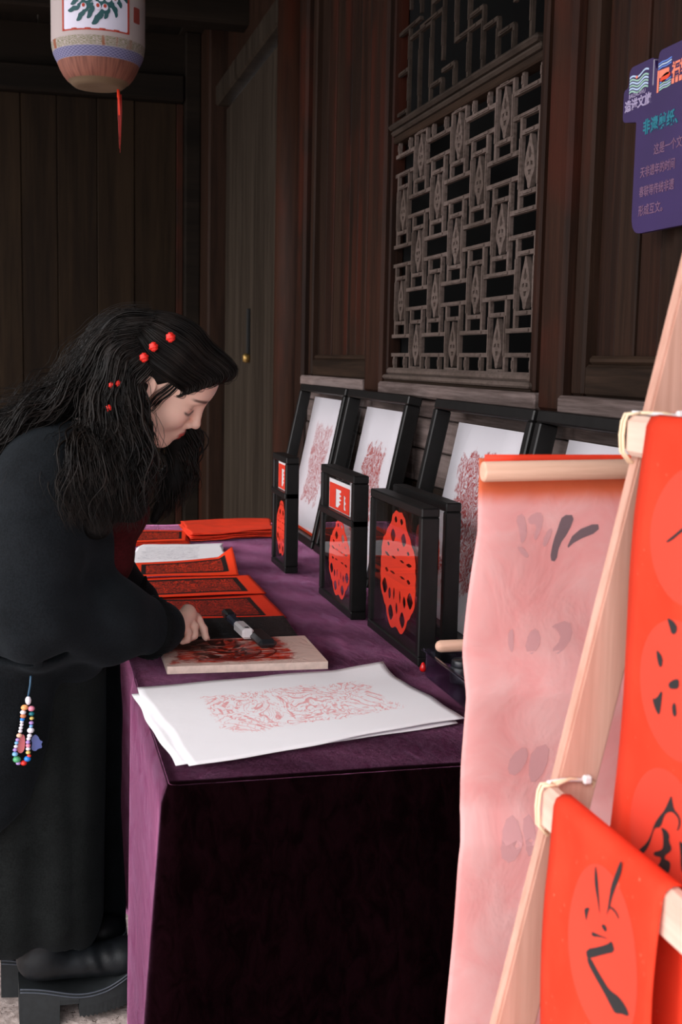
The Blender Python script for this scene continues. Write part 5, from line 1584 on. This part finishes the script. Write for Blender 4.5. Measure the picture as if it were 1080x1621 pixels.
# locks: wavy tapering strands along guide curves
def resample(P, n):
    P = np.asarray(P, float)
    # Catmull-Rom through the guide points
    Q = np.vstack([2 * P[0] - P[1], P, 2 * P[-1] - P[-2]])
    out = []
    m = len(P) - 1
    for t in np.linspace(0, m - 1e-6, n):
        i = int(t); f = t - i
        p0, p1, p2, p3 = Q[i], Q[i + 1], Q[i + 2], Q[i + 3]
        out.append(.5 * ((2 * p1) + (-p0 + p2) * f + (2 * p0 - 5 * p1 + 4 * p2 - p3) * f * f + (-p0 + 3 * p1 - 3 * p2 + p3) * f ** 3))
    return np.array(out)
def strand_set(name, guides, count, r0, spread, wave, wl, n=26, sides=4, mat=HAIRM, seed=0, endspread=1.0, lenvar=.15):
    r = np.random.default_rng(seed)
    Vs = []; Fs = []; base = 0
    gs = [resample(g, n) for g in guides]
    for k in range(count):
        w = r.dirichlet(np.ones(len(gs)) * .45)
        c_ = sum(wi * g for wi, g in zip(w, gs))
        m = max(8, int(n * (1 - lenvar * r.random())))
        c_ = c_[:m]
        L = np.concatenate([[0], np.cumsum(np.linalg.norm(np.diff(c_, axis=0), axis=1))])
        T = np.gradient(c_, axis=0); T /= np.linalg.norm(T, axis=1)[:, None]
        a = np.cross(T, np.array([.15, 1.0, .1])); a /= np.linalg.norm(a, axis=1)[:, None] + 1e-9
        b = np.cross(T, a)
        s = L / L[-1]
        off = r.normal(0, 1, 2) * spread
        ph = 7.0 * w[0] + 4.0 * w[1 % len(w)] + 2.5 * w[-1] + r.normal(0, .55); wv = wl * r.uniform(.92, 1.10); am = wave * r.uniform(.6, 1.3)
        grow = np.clip(s * 1.6, 0, 1)
        sp = (.45 + .55 * s * endspread)
        c_ = c_ + a * (off[0] * sp + am * grow * np.sin(L / wv * 6.28 + ph))[:, None] + b * (off[1] * sp + am * .8 * grow * np.cos(L / wv * 6.28 + ph * 1.0))[:, None]
        rad = r0 * r.uniform(.5, 1.25) * (np.clip(s / .08, .35, 1)) * np.clip((1.02 - s) / .45, .06, 1)
        v, f = tube_data(c_, rad, sides, cap=False)
        Vs.append(v); Fs += [tuple(i + base for i in g) for g in f]; base += len(v)
    me = pydata(name, np.concatenate(Vs), Fs)
    o = wear(link(name, me, None, mat, True))
    o['kind'] = 'stuff'
    return o
HH = lambda x, y, z: tuple(from_head((x, y, z)))
near = [
    [HH(-.055, -.075, .055), HH(-.060, -.092, .015), (.165, 2.375, 1.270), (.140, 2.345, 1.190), (.118, 2.335, 1.120), (.105, 2.340, 1.050)],
    [HH(-.035, -.085, .045), HH(-.030, -.100, .000), (.205, 2.370, 1.250), (.195, 2.345, 1.180), (.175, 2.340, 1.120), (.160, 2.345, 1.055)],
    [HH(-.020, -.086, .035), HH(-.018, -.098, -.020), (.222, 2.385, 1.230), (.225, 2.370, 1.160), (.222, 2.365, 1.100), (.215, 2.365, 1.050)],
    [HH(-.075, -.065, .060), HH(-.095, -.080, .030), (.110, 2.385, 1.275), (.085, 2.345, 1.205), (.062, 2.325, 1.130), (.050, 2.330, 1.060)],
    [HH(-.085, -.050, .050), HH(-.110, -.070, .010), (.085, 2.400, 1.275), (.050, 2.340, 1.210), (.040, 2.318, 1.140), (.070, 2.325, 1.045)],
]
strand_set('hair_lock', near, 620, .0023, .013, .0100, .110, 44, 4, HAIRM, 1)
strand_set('hair_strand', near, 420, .0006, .020, .013, .09, 34, 3, HAIRM, 2, 1.4)
back = [
    [HH(-.070, -.03, .100), HH(-.115, -.03, .050), (.085, 2.47, 1.355), (.000, 2.47, 1.290), (-.100, 2.49, 1.235), (-.260, 2.50, 1.190)],
    [HH(-.080, .02, .090), HH(-.125, .01, .030), (.060, 2.50, 1.345), (-.030, 2.52, 1.275), (-.130, 2.54, 1.225), (-.30, 2.56, 1.170)],
    [HH(-.080, -.055, .070), HH(-.120, -.060, .010), (.060, 2.42, 1.320), (-.020, 2.41, 1.262), (-.090, 2.41, 1.205), (-.22, 2.42, 1.150)],
    [HH(-.080, .04, .070), HH(-.125, .04, .000), (.060, 2.57, 1.320), (-.030, 2.60, 1.255), (-.120, 2.62, 1.215), (-.28, 2.64, 1.170)],
]
strand_set('hair_lock', back, 420, .0021, .011, .0080, .110, 44, 4, HAIRM, 3)
strand_set('hair_strand', back, 420, .0006, .024, .012, .09, 34, 3, HAIRM, 4, 1.4)
far = [
    [HH(.010, .082, .030), HH(.020, .088, -.030), (.318, 2.600, 1.225), (.315, 2.610, 1.150), (.290, 2.615, 1.090), (.262, 2.62, 1.020)],
    [HH(-.010, .086, .020), HH(.000, .092, -.040), (.285, 2.610, 1.215), (.275, 2.615, 1.140), (.250, 2.62, 1.080), (.225, 2.62, 1.020)],
    [HH(.025, .080, .030), HH(.045, .086, -.030), (.340, 2.600, 1.225), (.335, 2.610, 1.160), (.318, 2.615, 1.110), (.300, 2.62, 1.060)],
]
strand_set('hair_lock', far, 300, .0023, .011, .0100, .100, 40, 4, HAIRM, 5)
# swept-back locks over the scalp
def scalp(xf, az, k=1.0):
    """point on the hair cap: xf front(+)/back(-), az across (-1 near .. 1 far)"""
    c_ = np.array([-.006, 0, .028]); rr = np.array([.097, .082, .088]) * k
    th = az * 1.45
    x = max(-1, min(1, xf)); rho = math.sqrt(1 - x * x)
    return from_head(c_ + rr * np.array([x, rho * math.sin(th), rho * math.cos(th)]))
tops = []
for az in np.linspace(-1.0, .8, 13):
    lift = .012 * math.exp(-((az) / .5) ** 2)
    pts = [from_head((.088 - .055 * abs(az) ** 1.5, .066 * math.sin(az * 1.45), .078 - .062 * abs(az) ** 2)),
           from_head((.097 - .052 * abs(az) ** 1.5 + lift * .6, .070 * math.sin(az * 1.45), .090 - .066 * abs(az) ** 2)),
           from_head((.088 - .046 * abs(az) ** 1.5 + lift * .5, .070 * math.sin(az * 1.45), .108 - .074 * abs(az) ** 2)),
           scalp(.45 - .1 * abs(az), az, 1.05), scalp(.05, az, 1.035), scalp(-.35, az, 1.03), scalp(-.7, az * .85, 1.02), scalp(-.92, az * .7, 1.02)]
    tops.append(pts)
r_ = np.random.default_rng(8)
def cap_strands(name, count, rad, jit, sides, seed, seg=26):
    r = np.random.default_rng(seed)
    Vs = []; Fs = []; base = 0
    G = [resample(t, seg) for t in tops]
    for k in range(count):
        f = r.uniform(0, len(G) - 1.001); i = int(f); w = f - i
        c_ = G[i] * (1 - w) + G[i + 1] * w
        ctr = from_head((-.02, 0, .03))
        out = c_ - ctr; out /= np.linalg.norm(out, axis=1)[:, None]
        s = np.linspace(0, 1, seg)
        c_ = c_ + out * (abs(r.normal(0, jit)) + .0012 * np.sin(s * r.uniform(5, 12) + r.uniform(0, 6)))[:, None]
        rr = rad * r.uniform(.6, 1.3) * np.clip(s / .1 + .3, 0, 1) * np.clip((1.05 - s) / .3, .1, 1)
        v, ff = tube_data(c_, rr, sides, cap=False)
        Vs.append(v); Fs += [tuple(i2 + base for i2 in g) for g in ff]; base += len(v)
    o = wear(link(name, pydata(name, np.concatenate(Vs), Fs), None, HAIRM, True)); o['kind'] = 'stuff'
cap_strands('hair_lock', 420, .0019, .0014, 4, 9)
cap_strands('hair_strand', 160, .0006, .006, 3, 10)
# wisps in front of the ear
wisp = [[HH(.035, -.070, .040), HH(.030, -.078, .010), HH(.024, -.078, -.020), HH(.022, -.074, -.050)],
        [HH(.020, -.076, .040), HH(.012, -.084, .010), HH(.008, -.084, -.030), HH(.012, -.080, -.070)]]
strand_set('hair_strand', wisp, 34, .0007, .003, .002, .06, 20, 3, HAIRM, 12)

# red rosebud hair ornaments
ROSE = plain('red_rosebud', (0.72, 0.020, 0.012), .55, .2, 200)
def rosebud(pos, s=.0105):
    V = []; F = []
    nu, nv = 30, 18
    for j in range(nv + 1):
        for i in range(nu):
            a = 2 * math.pi * i / nu; b = math.pi * j / nv
            rr = s * (1 + .09 * math.sin(2 * a + b * 7) + .03 * math.sin(5 * a - b * 3))
            V.append((pos[0] + rr * math.sin(b) * math.cos(a), pos[1] + rr * math.sin(b) * math.sin(a), pos[2] + rr * math.cos(b)))
    for j in range(nv):
        for i in range(nu):
            F.append((j * nu + i, j * nu + (i + 1) % nu, (j + 1) * nu + (i + 1) % nu, (j + 1) * nu + i))
    return wear(link('rosebud_clip', pydata('rosebud_clip', V, F), None, ROSE, True))
for q_, s_ in zip([(0.213, 2.3898, 1.3971), (0.2309, 2.384, 1.4183), (0.264, 2.3834, 1.4374), (0.1508, 2.39, 1.3421), (0.163, 2.39, 1.3459), (0.1434, 2.37, 1.2987)], (.0120, .0120, .0125, .0085, .0085, .0085)): rosebud(q_, s_ * .74)

# ------------------------------------------------------------------ bead charm hanging from the coat pocket
ch = empty('bead_charm', (-.010, 2.325, .78)); tag(ch, 'looped phone charm of coloured beads hanging from the black coat pocket', 'charm')
BC = {n: plain('bead_' + n, c_, .3) for n, c_ in dict(orange=(.85, .38, .14), pink=(.75, .25, .36), white=(.80, .76, .84), teal=(.01, .16, .20), yellow=(.70, .52, .16), violet=(.42, .26, .62), blue=(.02, .22, .70), red=(.75, .03, .02), green=(.08, .36, .16), rust=(.60, .20, .08), sky=(.20, .45, .75), peach=(.85, .50, .35)).items()}
CHY = 2.325
def cpos(px, py):
    """crop pixel (9 px per photo pixel) -> metres in the charm's own plane"""
    return ((px - 440) * .0001385, 0.0, -(py - 240) * .0001385)
def bead(px, py, r, cname, sz=1.0, name='bead'):
    x, y, z = cpos(px, py); r = r * .0001385
    prof = [(r * math.sin(math.pi * k / 10), -r * sz * math.cos(math.pi * k / 10)) for k in range(11)]
    return lathe(name, prof, BC[cname], ch, 16, (x, y, z))
tube('strap', [cpos(450, 200), cpos(440, 330), cpos(420, 440), cpos(412, 500)], .0020, plain('navy_strap', (0.03, .09, .16), .5), ch, 8)
bead(412, 550, 42, 'white', 1.5)
L_ = [(360, 648, 50, 'orange'), (340, 716, 42, 'white'), (340, 768, 42, 'rust'), (330, 815, 34, 'blue'), (322, 850, 28, 'white'), (318, 892, 28, 'white'), (308, 938, 30, 'white'), (300, 984, 30, 'white'), (285, 1045, 40, 'peach'), (262, 1105, 30, 'violet'), (248, 1150, 30, 'sky'), (238, 1200, 30, 'white'), (226, 1248, 32, 'violet'), (226, 1310, 42, 'sky')]
R2 = [(452, 668, 48, 'pink'), (455, 742, 40, 'teal'), (456, 808, 32, 'yellow'), (450, 872, 34, 'violet'), (446, 920, 28, 'sky'), (440, 980, 50, 'white'), (424, 1056, 36, 'white'), (410, 1100, 32, 'white'), (402, 1148, 34, 'violet'), (404, 1196, 36, 'pink'), (402, 1244, 34, 'white'), (402, 1298, 34, 'yellow'), (415, 1345, 30, 'red'), (392, 1388, 50, 'blue')]
B3 = [(248, 1388, 56, 'green'), (268, 1442, 36, 'violet'), (340, 1445, 46, 'red')]
for q in L_ + R2 + B3: bead(*q, sz=.8 if q[2] > 44 else .75)
# clear-pink drop and blue butterfly pendants
def pend(name, pts, mat, y=.006):
    me = flat2d([[(cpos(a, b)[0], cpos(a, b)[2]) for a, b in pts]], .003)
    mapped(me, lambda a, b, t: (a, y + t, b)); me.name = name
    return link(name, me, ch, mat)
pend('pink_drop', smoothpoly([(320, 1040), (360, 1060), (362, 1180), (345, 1290), (290, 1320), (245, 1270), (270, 1150), (290, 1070)], 2), plain('pink_resin', (.55, .13, .15), .25))
pend('blue_butterfly', smoothpoly([(490, 1050), (540, 1080), (560, 1140), (605, 1160), (580, 1200), (595, 1255), (540, 1260), (500, 1300), (440, 1270), (460, 1180), (440, 1120)], 1), plain('blue_resin', (.07, .10, .30), .3))
